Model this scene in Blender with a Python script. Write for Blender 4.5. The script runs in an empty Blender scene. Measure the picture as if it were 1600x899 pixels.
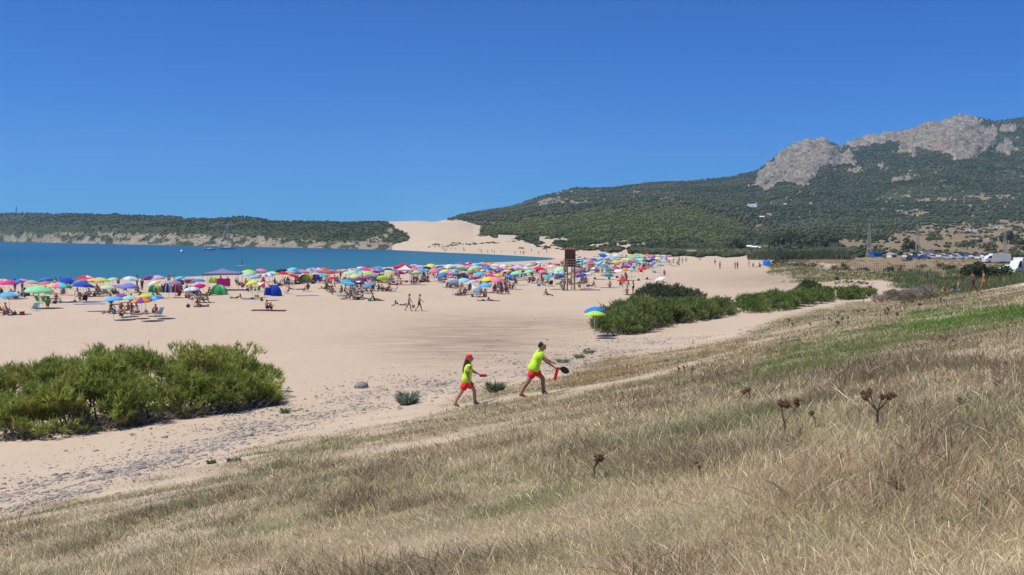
import bpy, bmesh, math, random
import numpy as np
from mathutils import Vector, Matrix

rng = np.random.default_rng(7)
random.seed(7)
SC = bpy.context.scene
COL = SC.collection

# ------------------------------------------------------------------ camera model
ZC = 7.5                                   # eye height above the beach (beach is z = 0)
F = 1600.0
PITCH = math.atan(79.5 / F)
CP, SP = math.cos(PITCH), math.sin(PITCH)
SEA_Z = -1.5

def z_at(py, y):
    cy = (449.5 - np.asarray(py, float)) / F
    return ZC + y * (-SP + cy * CP) / (CP + cy * SP)

def x_at(px, py, y):
    cy = (449.5 - np.asarray(py, float)) / F
    return y * ((np.asarray(px, float) - 800.0) / F) / (CP + cy * SP)

def proj(x, y, z):
    dz = z - ZC
    d = y * CP - dz * SP
    u = y * SP + dz * CP
    d = np.maximum(d, 1e-3)
    return 800.0 + F * x / d, 449.5 - F * u / d

# ------------------------------------------------------------------ noise
def _hash(ix, iy, seed):
    h = (ix.astype(np.int64) * 374761393 + iy.astype(np.int64) * 668265263 + seed * 1442695041) & 0xFFFFFFFF
    h = ((h ^ (h >> 13)) * 1274126177) & 0xFFFFFFFF
    h = h ^ (h >> 16)
    return (h & 0xFFFFFF) / float(0xFFFFFF)

def vnoise(x, y, seed=0):
    x = np.asarray(x, float); y = np.asarray(y, float)
    ix = np.floor(x); iy = np.floor(y)
    fx = x - ix; fy = y - iy
    fx = fx * fx * (3 - 2 * fx); fy = fy * fy * (3 - 2 * fy)
    a = _hash(ix, iy, seed); b = _hash(ix + 1, iy, seed)
    c = _hash(ix, iy + 1, seed); d = _hash(ix + 1, iy + 1, seed)
    return (a + (b - a) * fx + (c - a) * fy + (a - b - c + d) * fx * fy) * 2 - 1

def fbm(x, y, seed=0, octv=4):
    s = 0.0; a = 1.0; t = 0.0
    for k in range(octv):
        s = s + a * vnoise(x * 2 ** k + 17.3 * k, y * 2 ** k - 9.1 * k, seed + k)
        t += a; a *= 0.5
    return s / t

def smooth(a, b, v):
    t = np.clip((v - a) / (b - a), 0, 1)
    return t * t * (3 - 2 * t)

def in_poly(px, py, poly):
    poly = np.asarray(poly, float)
    res = np.zeros(np.shape(px), bool)
    n = len(poly)
    for i in range(n):
        x1, y1 = poly[i]; x2, y2 = poly[(i + 1) % n]
        if y1 == y2:
            continue
        c = ((y1 > py) != (y2 > py)) & (px < (x2 - x1) * (py - y1) / (y2 - y1) + x1)
        res ^= c
    return res

def seg_dist(x, y, pts):
    best = np.full(np.shape(x), 1e9)
    for (x1, y1), (x2, y2) in zip(pts[:-1], pts[1:]):
        dx, dy = x2 - x1, y2 - y1
        t = np.clip(((x - x1) * dx + (y - y1) * dy) / (dx * dx + dy * dy + 1e-9), 0, 1)
        best = np.minimum(best, np.hypot(x - x1 - t * dx, y - y1 - t * dy))
    return best

# ------------------------------------------------------------------ sea outline (image trace of the waterline put down on the sea plane)
near_shore = [(-900, 500), (-400, 465), (0, 446), (150, 440), (300, 434), (420, 428), (500, 424), (600, 419), (700, 414.5), (800, 410), (850, 407.5), (868, 404.8)]
far_shore = [(862, 403), (850, 402), (800, 399), (740, 396.5), (700, 395), (640, 392), (600, 390), (500, 388), (400, 386), (300, 384), (200, 382), (100, 380), (0, 378), (-400, 377), (-900, 376.7)]
def _sea_pt(p):
    y = (ZC - SEA_Z) * F / (p[1] - 370.0)
    return ((p[0] - 800) / F * y, y)
SEA_LINE = [_sea_pt(p) for p in near_shore + far_shore]
NEAR_LINE = [_sea_pt(p) for p in near_shore]

# ------------------------------------------------------------------ far relief: per column, five knots (distance, image row)
KN = [
 (-400, (2100,377),(2200,356),(2350,350),(2500,344),(2700,336)),
 (0,    (1800,378),(1880,355),(2000,349),(2150,342),(2350,334)),
 (100,  (1440,380),(1520,354),(1640,347),(1800,341),(2000,333.5)),
 (200,  (1200,382),(1290,355),(1400,349),(1500,343),(1700,337)),
 (300,  (1029,384),(1110,358),(1200,352),(1300,347),(1450,342)),
 (400,  (900,386),(965,362),(1030,354),(1120,347),(1250,341)),
 (420,  (880,386.4),(945,363),(1010,356),(1100,349),(1220,345)),
 (500,  (800,388),(850,371),(900,360),(960,351),(1060,346.5)),
 (570,  (740,389),(785,376),(870,358),(980,347),(1300,349)),
 (600,  (712,390),(760,380),(850,361),(970,346.8),(1350,349.5)),
 (640,  (655,392),(710,384),(800,366.5),(950,345.5),(1380,349)),
 (680,  (600,394),(670,385),(780,368.5),(938,347),(1420,350)),
 (700,  (576,395),(660,386),(768,371),(928,349),(1600,344.5)),
 (716,  (565,395.5),(655,386.4),(760,372.5),(918,351.5),(1800,340)),
 (740,  (545,396.5),(640,387),(740,376),(900,358),(2150,334)),
 (800,  (490,399),(570,390),(660,381),(800,369),(2400,323)),
 (860,  (440,402),(530,392),(640,381),(800,368),(2500,303)),
 (900,  (400,400),(540,388),(680,376),(1150,345),(2600,296)),
 (930,  (390,400.5),(550,388.5),(680,378),(1200,336),(2650,297)),
 (960,  (380,401),(560,389),(680,379),(1250,330),(2700,296)),
 (990,  (375,401.5),(560,390),(680,380),(1300,326),(2800,291)),
 (1080, (365,402.5),(560,392),(700,381),(1300,326),(2900,285)),
 (1140, (350,404),(560,393),(700,385),(1280,342),(2950,277)),
 (1180, (340,405),(560,395),(750,385),(1300,358),(3000,268)),
 (1215, (330,406),(520,398),(780,380),(1400,352),(3000,242)),
 (1230, (330,406),(520,398),(790,378),(1450,350),(3000,229)),
 (1260, (330,406),(520,398),(800,377),(1500,346),(3020,222)),
 (1290, (330,406),(520,398),(800,376),(1500,345),(3050,221)),
 (1312, (330,406),(520,398),(800,376),(1500,345),(3100,231)),
 (1340, (330,406),(520,398),(800,376),(1500,345),(3150,222)),
 (1380, (330,406),(520,398),(800,376),(1500,345),(3200,213)),
 (1440, (330,406),(520,398),(800,375),(1500,343),(3200,197)),
 (1475, (330,406),(520,398),(800,375),(1500,343),(3200,189)),
 (1496, (330,406),(520,398),(800,375),(1500,343),(3200,182)),
 (1520, (330,406),(520,398),(800,375),(1500,343),(3200,184)),
 (1550, (330,406),(520,398),(800,374),(1500,342),(3250,191)),
 (1600, (330,406),(520,398),(800,373),(1500,342),(3300,187)),
 (1700, (330,406),(520,398),(800,373),(1500,342),(3300,190)),
 (2000, (330,406),(520,398),(800,374),(1500,345),(3300,240)),
 (2400, (330,406),(520,398),(800,376),(1500,350),(3300,300)),
]
KPX = np.array([k[0] for k in KN], float)
KY = np.array([[p[0] for p in k[1:]] for k in KN], float)
KZ = np.array([[float(z_at(p[1], p[0])) for p in k[1:]] for k in KN])

ROCK_POLYS = [
 [(1173,292),(1184,272),(1213,246),(1233,228),(1265,219),(1297,219),(1316,238),(1338,252),(1310,262),(1285,256),(1268,272),(1256,290),(1232,284),(1200,294)],
 [(1305,234),(1350,217),(1400,205),(1450,190),(1500,178),(1532,184),(1552,204),(1547,224),(1522,246),(1484,246),(1464,236),(1420,234),(1400,222),(1360,224)],
 [(830,322),(850,311),(878,303),(888,312),(880,320)], [(888,318),(902,311),(916,313),(912,320)],
 [(735,347),(750,340),(772,343),(775,350)],
 [(1325,265),(1345,258),(1352,266),(1335,272)], [(1390,285),(1415,268),(1425,278)], [(1365,262),(1382,254),(1386,262)],
 [(1400,236),(1412,230),(1432,238),(1416,242)], [(1555,228),(1590,226),(1600,238),(1570,242)], [(1560,205),(1575,192),(1588,196),(1580,206)],
]
SAND_POLY = [(588,396),(606,388),(622,380),(640,374),(638,364),(612,356),(604,350),(596,346.5),(600,340),(640,339),(690,341),(725,345),(756,355),(750,364),(772,371),(805,375),(846,385),(900,392),(960,396),(1010,398),(1100,402),(1190,402),(1215,407),(1240,415),(900,430),(700,430)]
OLIVE_POLY = [(745,366),(770,352),(850,338),(960,327),(1080,325),(1140,338),(1165,358),(1170,372),(1120,378),(1060,374),(980,378),(880,372),(800,366)]
TAN_POLYS = [[(1395,362),(1450,354),(1520,350),(1610,344),(1700,340),(1700,401),(1560,401),(1480,399),(1400,398),(1345,394),(1390,374)],
             [(1025,306),(1045,310),(1080,321),(1095,326),(1080,326),(1040,316)], [(1165,358),(1185,350),(1194,352),(1180,360)],
             [(1310,372),(1390,376),(1380,392),(1310,380)], [(1395,330),(1440,326),(1445,334),(1400,336)], [(1420,308),(1600,303),(1590,309),(1430,313)]]
FIELD_POLYS = [[(1240,404),(1330,400),(1480,402),(1560,407),(1560,414),(1480,428),(1340,424),(1260,410)]]
ROCKTOP = ([-400,0,60,100,140,200,260,300,360,420,480,520,560,590,612,640], [366,365,363,363,362,365,364,366,367,370,374,377,376,367,355,355])

def beach_raw(x, y):
    sea = in_poly(x, y, SEA_LINE)
    d = seg_dist(x, y, SEA_LINE)
    land = SEA_Z + 1.5 * (1 - np.exp(-d / 16.0))
    wet = SEA_Z - 0.02 - np.minimum(0.06 * d, 3.0)
    return np.where(sea, wet, land), np.where(sea, -d, d)

def hill_raw(x, y):
    p = 6.22 + 0.177 * x - 0.1195 * y
    p = p - 0.085 * np.maximum(y - 86, 0) - 0.0006 * np.maximum(y - 86, 0) ** 2
    p = np.where(p > 6.5, 6.5 + (p - 6.5) * 0.35, p)
    p = p + 0.22 * fbm(x / 9.0, y / 9.0, 3, 3) * smooth(8, 20, y) + 0.05 * fbm(x / 1.7, y / 1.7, 5, 3)
    return p

def far_raw(x, y):
    px = np.clip(x / np.maximum(y, 1) * F + 800, -400, 2400)
    ky = [np.interp(px, KPX, KY[:, k]) for k in range(5)]
    kz = [np.interp(px, KPX, KZ[:, k]) for k in range(5)]
    z = np.full(np.shape(px), -12.0)
    # before the first knot fall away
    z = np.where(y < ky[0], kz[0] - (ky[0] - y) * 0.05 - 0.2, z)
    for k in range(4):
        t = np.clip((y - ky[k]) / np.maximum(ky[k + 1] - ky[k], 1e-3), 0, 1)
        z = np.where(y >= ky[k], kz[k] + (kz[k + 1] - kz[k]) * t, z)
    over = np.maximum(y - ky[4], 0)
    z = np.where(y > ky[4], kz[4] - over * 0.16, z)
    rise = np.maximum(z - np.minimum(kz[0], 1.0), 0)
    return z, px, ky, rise

def masks(x, y, z):
    px, py = proj(x, y, z)
    jx = px + 17 * fbm(px / 14, py / 9, 21, 5); jy = py + 9 * fbm(px / 13 + 50, py / 7, 22, 5)
    far = y > 300
    rock = np.zeros(np.shape(x)); sand = np.ones(np.shape(x)); olive = np.zeros(np.shape(x)); tan = np.zeros(np.shape(x))
    fieldm = np.zeros(np.shape(x))
    for i, p in enumerate(ROCK_POLYS):
        rock = np.where(in_poly(jx, jy, p) & (y > 1000), 1.0, rock)
    rt = np.interp(px, *ROCKTOP)
    n = fbm(px / 9, py / 5, 31, 4)
    band = (px < 612) & (py > rt + 9 * n) & (y > 600) & (n > -0.06)
    rock = np.where(band, 0.5, rock)
    scat = (fbm(px / 5.0, py / 3.5, 35, 3) > 0.42) & (px > 840) & (px < 1000) & (py < 320) & (y > 1500)
    scat |= (fbm(px / 5.0, py / 3.0, 36, 3) > 0.56) & (px > 1180) & (py < 345) & (y > 1500)
    rock = np.where(scat & (rock < 1), 0.75, rock)
    sandp = in_poly(jx * 0.6 + px * 0.4, jy * 0.5 + py * 0.5, SAND_POLY)
    # sandy blowouts climbing into the pines behind the beach
    blow = (fbm(px / 16, py / 5, 41, 3) > 0.12) & (px > 745) & (px < 1010) & (py > 366 + (px - 745) * 0.03) & (py < 400)
    sandf = sandp | blow
    sand = np.where(far, sandf.astype(float), 1.0)
    sand = np.where(far & band, 0.0, sand)
    olive = np.where(in_poly(jx, jy, OLIVE_POLY) & far, 1.0, 0.0)
    for p in TAN_POLYS:
        tan = np.where(in_poly(jx, jy, p) & far & ((py > 343) | (fbm(px / 9, py / 2.5, 45, 3) > 0.02)), 1.0, tan)
    for p in FIELD_POLYS:
        fieldm = np.where(in_poly(jx, jy, p), 1.0, fieldm)
    rightflat = (px > 1215) & (py > 398) & (y > 118)
    return px, py, rock, sand, olive, tan, fieldm, rightflat

def height(x, y, detail=True):
    x = np.asarray(x, float); y = np.asarray(y, float)
    b, sd = beach_raw(x, y)
    h = hill_raw(x, y)
    k = 1.7
    m = np.maximum(b, h)
    near = m + np.log(np.exp(k * (b - m)) + np.exp(k * (h - m))) / k
    near = near + np.where(sd > 0, 0.10 * fbm(x / 7.0, y / 7.0, 11, 3) + 0.035 * fbm(x / 1.3, y / 1.3, 12, 2), 0) * smooth(0, 12, sd)
    # low dune humps between the beach and the plain on the right
    px0 = x / np.maximum(y, 1) * F + 800
    dn = smooth(1140, 1260, px0) * smooth(150, 190, y) * (1 - smooth(250, 330, y))
    near = near + dn * (0.75 + 0.8 * fbm(x / 13, y / 16, 14, 3))
    fz, px, ky, rise = far_raw(x, y)
    amp = np.clip(rise / 25.0, 0, 1)
    isdune = ((px > 590) & (px < 880) & (y < ky[3] * 1.03)).astype(float)
    nz = 9 * fbm(x / 330, y / 330, 51, 3) * np.clip(rise / 120, 0, 1) + 3.0 * fbm(x / 80, y / 80, 52, 3) + 1.2 * fbm(x / 18, y / 18, 53, 2)
    fz = fz + amp * nz * (1 - 0.85 * isdune)
    z = np.maximum(near, fz)
    return z

def ground_hit(px, py, y0=3.0, y1=900.0, n=1500):
    ys = np.exp(np.linspace(math.log(y0), math.log(y1), n))
    zr = z_at(py, ys); xr = x_at(px, py, ys)
    zt = height(xr, ys)
    below = np.nonzero(zr <= zt)[0]
    i = below[0] if len(below) else n - 1
    if i > 0:
        a = zr[i - 1] - zt[i - 1]; b = zt[i] - zr[i]
        t = a / (a + b + 1e-9)
        y = ys[i - 1] + t * (ys[i] - ys[i - 1])
    else:
        y = ys[0]
    x = float(x_at(px, py, y))
    return x, float(y), float(height(np.array([x]), np.array([y]))[0])

def gz(x, y):
    return float(height(np.array([float(x)]), np.array([float(y)]))[0])

# ------------------------------------------------------------------ materials
def new_mat(name):
    m = bpy.data.materials.new(name); m.use_nodes = True
    nt = m.node_tree; nt.nodes.clear()
    out = nt.nodes.new('ShaderNodeOutputMaterial')
    return m, nt, out

def node(nt, typ, **kw):
    n = nt.nodes.new(typ)
    for k, v in kw.items():
        setattr(n, k, v)
    return n

def mixc(nt, fac, a, b, blend='MIX'):
    n = node(nt, 'ShaderNodeMix', data_type='RGBA', blend_type=blend)
    for idx, v in ((0, fac), (6, a), (7, b)):
        if isinstance(v, (int, float)):
            n.inputs[idx].default_value = v
        elif isinstance(v, (tuple, list)):
            n.inputs[idx].default_value = tuple(v) + ((1.0,) if len(v) == 3 else ())
        else:
            nt.links.new(v, n.inputs[idx])
    return n.outputs[2]

def mathn(nt, op, a, b=0.0, clamp=False):
    n = node(nt, 'ShaderNodeMath', operation=op, use_clamp=clamp)
    for i, v in enumerate((a, b)):
        if isinstance(v, (int, float)):
            n.inputs[i].default_value = v
        else:
            nt.links.new(v, n.inputs[i])
    return n.outputs[0]

def noise_n(nt, scale, detail=4, rough=0.6, coord=None, dist=0.0):
    n = node(nt, 'ShaderNodeTexNoise')
    n.inputs['Scale'].default_value = scale; n.inputs['Detail'].default_value = detail
    n.inputs['Roughness'].default_value = rough; n.inputs['Distortion'].default_value = dist
    if coord is not None:
        nt.links.new(coord, n.inputs['Vector'])
    return n.outputs['Fac']

def ramp(nt, fac, lo, hi):
    n = node(nt, 'ShaderNodeMapRange'); n.clamp = True
    n.inputs['From Min'].default_value = lo; n.inputs['From Max'].default_value = hi
    nt.links.new(fac, n.inputs['Value'])
    return n.outputs[0]

_M = {}
def paint(name, col, rough=0.7, var=0.16, scale=6.0, metal=0.0, transl=0.0):
    """matt surface with a little procedural unevenness"""
    if name in _M:
        return _M[name]
    m, nt, out = new_mat(name)
    tc = node(nt, 'ShaderNodeTexCoord')
    nz = noise_n(nt, scale, 4, 0.6, tc.outputs['Object'])
    c = mixc(nt, ramp(nt, nz, 0.3, 0.7), tuple(v * (1 - var) for v in col), tuple(min(1, v * (1 + var)) for v in col))
    b = node(nt, 'ShaderNodeBsdfPrincipled')
    nt.links.new(c, b.inputs['Base Color']); b.inputs['Roughness'].default_value = rough
    b.inputs['Metallic'].default_value = metal
    b.inputs['Specular IOR Level'].default_value = 0.3
    last = b.outputs[0]
    if transl > 0:
        t = node(nt, 'ShaderNodeBsdfTranslucent'); nt.links.new(c, t.inputs['Color'])
        mx = node(nt, 'ShaderNodeMixShader'); mx.inputs[0].default_value = transl
        nt.links.new(last, mx.inputs[1]); nt.links.new(t.outputs[0], mx.inputs[2]); last = mx.outputs[0]
    nt.links.new(last, out.inputs[0])
    _M[name] = m
    return m

def leafmat(name, transl=0.25, rough=0.6, spec=0.25):
    """colour carried leaf by leaf (or blade by blade) in the mesh"""
    m, nt, out = new_mat(name)
    a = node(nt, 'ShaderNodeAttribute', attribute_name='Col')
    b = node(nt, 'ShaderNodeBsdfPrincipled'); b.inputs['Roughness'].default_value = rough
    b.inputs['Specular IOR Level'].default_value = spec
    nt.links.new(a.outputs['Color'], b.inputs['Base Color'])
    t = node(nt, 'ShaderNodeBsdfTranslucent'); nt.links.new(a.outputs['Color'], t.inputs['Color'])
    mx = node(nt, 'ShaderNodeMixShader'); mx.inputs[0].default_value = transl
    nt.links.new(b.outputs[0], mx.inputs[1]); nt.links.new(t.outputs[0], mx.inputs[2])
    nt.links.new(mx.outputs[0], out.inputs[0])
    return m

# ------------------------------------------------------------------ objects
def tag(o, label=None, cat=None, group=None, kind=None):
    if label: o['label'] = label
    if cat: o['category'] = cat
    if group: o['group'] = group
    if kind: o['kind'] = kind
    return o

def empty(name, loc=(0, 0, 0), rz=0.0):
    o = bpy.data.objects.new(name, None); COL.objects.link(o)
    o.location = loc; o.rotation_euler = (0, 0, rz); o.empty_display_size = 0.3
    return o

def link(name, me, parent=None, loc=None):
    o = bpy.data.objects.new(name, me); COL.objects.link(o)
    if parent is not None: o.parent = parent
    if loc is not None: o.location = loc
    return o

def np_mesh(name, verts, faces, mats, col=None, mat_idx=None, smooth_sh=False, attrs=None):
    """faces: list of int arrays (n,3) / (n,4)"""
    me = bpy.data.meshes.new(name)
    verts = np.ascontiguousarray(verts, np.float32)
    fl = [np.asarray(f, np.int32) for f in faces if len(f)]
    nl = sum(f.size for f in fl); nf = sum(len(f) for f in fl)
    me.vertices.add(len(verts)); me.vertices.foreach_set('co', verts.ravel())
    me.loops.add(nl); me.loops.foreach_set('vertex_index', np.concatenate([f.ravel() for f in fl]))
    me.polygons.add(nf)
    tot = np.concatenate([np.full(len(f), f.shape[1], np.int32) for f in fl])
    start = np.concatenate([[0], np.cumsum(tot)[:-1]]).astype(np.int32)
    me.polygons.foreach_set('loop_start', start)
    if mat_idx is not None:
        me.polygons.foreach_set('material_index', np.asarray(mat_idx, np.int32))
    if smooth_sh:
        me.polygons.foreach_set('use_smooth', np.ones(nf, bool))
    for m in (mats if isinstance(mats, (list, tuple)) else [mats]):
        me.materials.append(m)
    def addc(nm, c):
        c = np.asarray(c, np.float32)
        if c.shape[1] == 3:
            c = np.concatenate([c, np.ones((len(c), 1), np.float32)], 1)
        a = me.attributes.new(nm, 'FLOAT_COLOR', 'POINT'); a.data.foreach_set('color', np.ascontiguousarray(c).ravel())
    if col is not None: addc('Col', col)
    for k, v in (attrs or {}).items(): addc(k, v)
    me.update(calc_edges=True); me.validate(verbose=False)
    return me

class MB:
    """collects boxes, bars, tubes and rings for ONE part"""
    def __init__(self): self.v = []; self.f = []; self.mi = []
    def add(self, v, f, mi=0):
        n = len(self.v); self.v += [tuple(p) for p in v]
        for q in f: self.f.append(tuple(i + n for i in q)); self.mi.append(mi)
        return self
    def box(self, c, s, rz=0.0, mi=0, taper=1.0):
        hx, hy, hz = s[0] / 2, s[1] / 2, s[2] / 2
        ca, sa = math.cos(rz), math.sin(rz)
        v = []
        for dz in (-1, 1):
            t = taper if dz > 0 else 1.0
            for dx, dy in ((-1, -1), (1, -1), (1, 1), (-1, 1)):
                X, Y = dx * hx * t, dy * hy * t
                v.append((c[0] + X * ca - Y * sa, c[1] + X * sa + Y * ca, c[2] + dz * hz))
        return self.add(v, [(0, 3, 2, 1), (4, 5, 6, 7), (0, 1, 5, 4), (1, 2, 6, 5), (2, 3, 7, 6), (3, 0, 4, 7)], mi)
    def tube(self, a, b, r0, r1=None, n=6, mi=0, cap=True):
        r1 = r0 if r1 is None else r1
        a, b = Vector(a), Vector(b); d = (b - a)
        if d.length < 1e-6: return self
        d.normalize()
        s = d.orthogonal().normalized(); t = d.cross(s)
        v = []
        for p, r in ((a, r0), (b, r1)):
            for k in range(n):
                an = 2 * math.pi * k / n
                v.append(p + (s * math.cos(an) + t * math.sin(an)) * r)
        f = [(k, (k + 1) % n, n + (k + 1) % n, n + k) for k in range(n)]
        if cap: f += [tuple(range(n - 1, -1, -1)), tuple(range(n, 2 * n))]
        return self.add(v, f, mi)
    def path(self, pts, rad, n=6, mi=0):
        for i in range(len(pts) - 1):
            self.tube(pts[i], pts[i + 1], rad[i], rad[i + 1], n, mi)
        return self
    def lathe(self, prof, n=12, c=(0, 0, 0), mi=0):
        v = []; f = []
        for r, z in prof:
            for k in range(n):
                a = 2 * math.pi * k / n
                v.append((c[0] + r * math.cos(a), c[1] + r * math.sin(a), c[2] + z))
        for i in range(len(prof) - 1):
            for k in range(n):
                f.append((i * n + k, i * n + (k + 1) % n, (i + 1) * n + (k + 1) % n, (i + 1) * n + k))
        f.append(tuple(range(n - 1, -1, -1))); m = (len(prof) - 1) * n
        f.append(tuple(range(m, m + n)))
        return self.add(v, f, mi)
    def ball(self, c, r, n=8, m=6, mi=0):
        r = (r, r, r) if isinstance(r, (int, float)) else r
        v = [(c[0], c[1], c[2] - r[2])]
        for i in range(1, m):
            ph = -math.pi / 2 + math.pi * i / m
            for k in range(n):
                a = 2 * math.pi * k / n
                v.append((c[0] + r[0] * math.cos(ph) * math.cos(a), c[1] + r[1] * math.cos(ph) * math.sin(a), c[2] + r[2] * math.sin(ph)))
        v.append((c[0], c[1], c[2] + r[2])); L = len(v) - 1
        f = [(0, 1 + (k + 1) % n, 1 + k) for k in range(n)]
        for i in range(m - 2):
            for k in range(n):
                a = 1 + i * n
                f.append((a + k, a + (k + 1) % n, a + n + (k + 1) % n, a + n + k))
        a = 1 + (m - 2) * n
        f += [(a + k, a + (k + 1) % n, L) for k in range(n)]
        return self.add(v, f, mi)
    def mesh(self, name, mats, smooth_sh=False):
        me = bpy.data.meshes.new(name); me.from_pydata(self.v, [], self.f)
        for m in (mats if isinstance(mats, (list, tuple)) else [mats]): me.materials.append(m)
        me.polygons.foreach_set('material_index', self.mi)
        if smooth_sh: me.polygons.foreach_set('use_smooth', [True] * len(self.f))
        me.update()
        return me
    def build(self, name, mats, parent=None, loc=None, smooth_sh=False):
        return link(name, self.mesh(name, mats, smooth_sh), parent, loc)

# ------------------------------------------------------------------ world, sun, camera
SUN_EL, SUN_AZ = math.radians(62), math.radians(-104)      # azimuth from +Y towards +X: the sun stands to the left
sun_dir = Vector((math.cos(SUN_EL) * math.sin(SUN_AZ), math.cos(SUN_EL) * math.cos(SUN_AZ), math.sin(SUN_EL)))
w = bpy.data.worlds.new("World"); SC.world = w; w.use_nodes = True
nt = w.node_tree; nt.nodes.clear()
wo = nt.nodes.new('ShaderNodeOutputWorld'); bg = nt.nodes.new('ShaderNodeBackground')
sky = nt.nodes.new('ShaderNodeTexSky'); sky.sky_type = 'NISHITA'; sky.sun_disc = False
sky.sun_elevation = SUN_EL; sky.sun_rotation = SUN_AZ % (2 * math.pi)
sky.altitude = 2000; sky.air_density = 1.0; sky.dust_density = 0.0; sky.ozone_density = 6.0
hs = nt.nodes.new('ShaderNodeHueSaturation'); hs.inputs['Saturation'].default_value = 1.0
hs.inputs['Value'].default_value = 1.0
wb = nt.nodes.new('ShaderNodeMix'); wb.data_type = 'RGBA'; wb.blend_type = 'MULTIPLY'; wb.inputs[0].default_value = 1.0
wb.inputs[7].default_value = (0.15, 0.505, 1.0, 1.0)          # white balance of the camera
nt.links.new(sky.outputs[0], wb.inputs[6]); nt.links.new(wb.outputs[2], hs.inputs['Color']); nt.links.new(hs.outputs[0], bg.inputs['Color'])
bg.inputs['Strength'].default_value = 0.11
nt.links.new(bg.outputs[0], wo.inputs['Surface'])
sl = bpy.data.lights.new('sun', 'SUN'); sl.energy = 4.9; sl.angle = math.radians(0.5); sl.color = (1.0, 0.955, 0.89)
so = bpy.data.objects.new('sun', sl); COL.objects.link(so); so.location = (-60, -20, 90)
so.rotation_euler = sun_dir.to_track_quat('Z', 'Y').to_euler()
cd = bpy.data.cameras.new('camera'); cam = bpy.data.objects.new('camera', cd); COL.objects.link(cam)
cam.location = (0, 0, ZC); cam.rotation_euler = (math.pi / 2 - PITCH, 0, 0)
cd.sensor_width = 36; cd.lens = 36; cd.clip_start = 0.1; cd.clip_end = 20000
SC.camera = cam
SC.view_settings.view_transform = 'Standard'; SC.view_settings.look = 'None'
SC.view_settings.exposure = 0.0; SC.view_settings.gamma = 1.0
SC.render.engine = 'CYCLES'
SC.cycles.max_bounces = 5; SC.cycles.diffuse_bounces = 2; SC.cycles.glossy_bounces = 2
SC.cycles.transmission_bounces = 3; SC.cycles.transparent_max_bounces = 4; SC.cycles.volume_bounces = 1
SC.cycles.use_denoising = True
SC.cycles.caustics_reflective = False; SC.cycles.caustics_refractive = False
# ================================================================== GROUND
GRASS_EDGE = ([-400,0,60,150,200,300,380,450,560,640,700,760,830,870,920,950,1000,1060,1140,1200,1250,1330,1400,1480,1600,1900],
              [860,803,789,762,748,732,708,684,668,646,628,606,596,588,566,556,552,545,530,502,488,471,464,456,448,440])
def W(pts):
    r = []
    for p in pts:
        x, y, _ = ground_hit(p[0], p[1], 3, 260)
        r.append((x, y))
    return r
PATH1 = W([(540,668),(640,655),(720,634),(790,624),(850,614),(940,602),(1010,588),(1080,570),(1150,549),(1230,520),(1330,492)])
PATH2 = W([(250,765),(330,745),(420,728),(520,712),(610,700),(700,683),(770,668),(830,654),(900,636)])
TRACK3 = W([(1150,520),(1220,497),(1300,477),(1400,468)])
PEB1 = W([(-60,812),(0,785),(120,752),(260,718),(400,668),(500,642),(600,618),(700,600),(790,585),(880,566),(960,548),(1040,530)])

def grass_amount(x, y, px, py):
    e = np.interp(px, *GRASS_EDGE)
    n = fbm(x / 1.1, y / 1.1, 61, 3)
    up = (py - e) / np.maximum(60.0 / np.maximum(y, 3) * 10, 3.0)      # soft edge about a metre wide
    g = smooth(-0.5, 1.2, up + 0.9 * n)
    d1 = seg_dist(x, y, PATH1) + 0.35 * n; d2 = seg_dist(x, y, PATH2) + 0.45 * n
    s1 = np.interp(px, [480, 560, 880, 960, 1060, 1160, 1250, 1360], [0.6, 1, 0.95, 0.45, 0.8, 0.6, 0.2, 0.0]); s2 = np.interp(px, [330, 420, 560, 720, 830, 900], [0.1, 0.55, 0.9, 0.8, 0.35, 0.0]) * smooth(-0.35, 0.25, fbm(x / 2.5, y / 2.5, 66, 2))
    g = g * (1 - 0.94 * s1 * (1 - smooth(0.35, 1.0, d1))) * (1 - 0.8 * s2 * (1 - smooth(0.2, 0.9, d2)))
    g = g * (1 - 0.5 * smooth(0.28, 0.5, fbm(x / 1.9, y / 2.6, 68, 3)))
    # thin, patchy cover between the two paths
    between = smooth(0.0, 40, py - e) * 0.55 + 0.45
    g = g * (1 + (np.clip(between + 0.5 * n, 0.1, 1) - 1) * (1 - smooth(620, 900, px)))
    g = np.where(y > 118, 0, g)
    return np.clip(g, 0, 1)

cols = np.arange(-420, 2021, 2.0)
wide = 2021 + 7000 * np.linspace(0.01, 1, 60) ** 1.7; cols = np.concatenate([1600 - wide[::-1], cols, wide])
rows = np.concatenate([np.linspace(-30, 1.0, 40), np.exp(np.linspace(math.log(1.2), math.log(230), 330))[:-1], np.exp(np.linspace(math.log(230), math.log(4300), 700))])
U, Yg = np.meshgrid((cols - 800) / F, rows)
Yc = np.maximum(Yg, 1.2); Ue = np.maximum(np.abs(U) - 0.7625, 0)
Xg = np.clip(U, -0.7625, 0.7625) * Yc + np.sign(U) * Ue * (8 + 60 * (1 - np.exp(-Yc / 60)))      # the sheet goes on well beyond both sides and behind the eye
Zg = height(Xg.ravel(), Yg.ravel()).reshape(Xg.shape)
px, py, rock, sandm, olive, tan, fieldm, rflat = masks(Xg, Yg, Zg)
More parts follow.
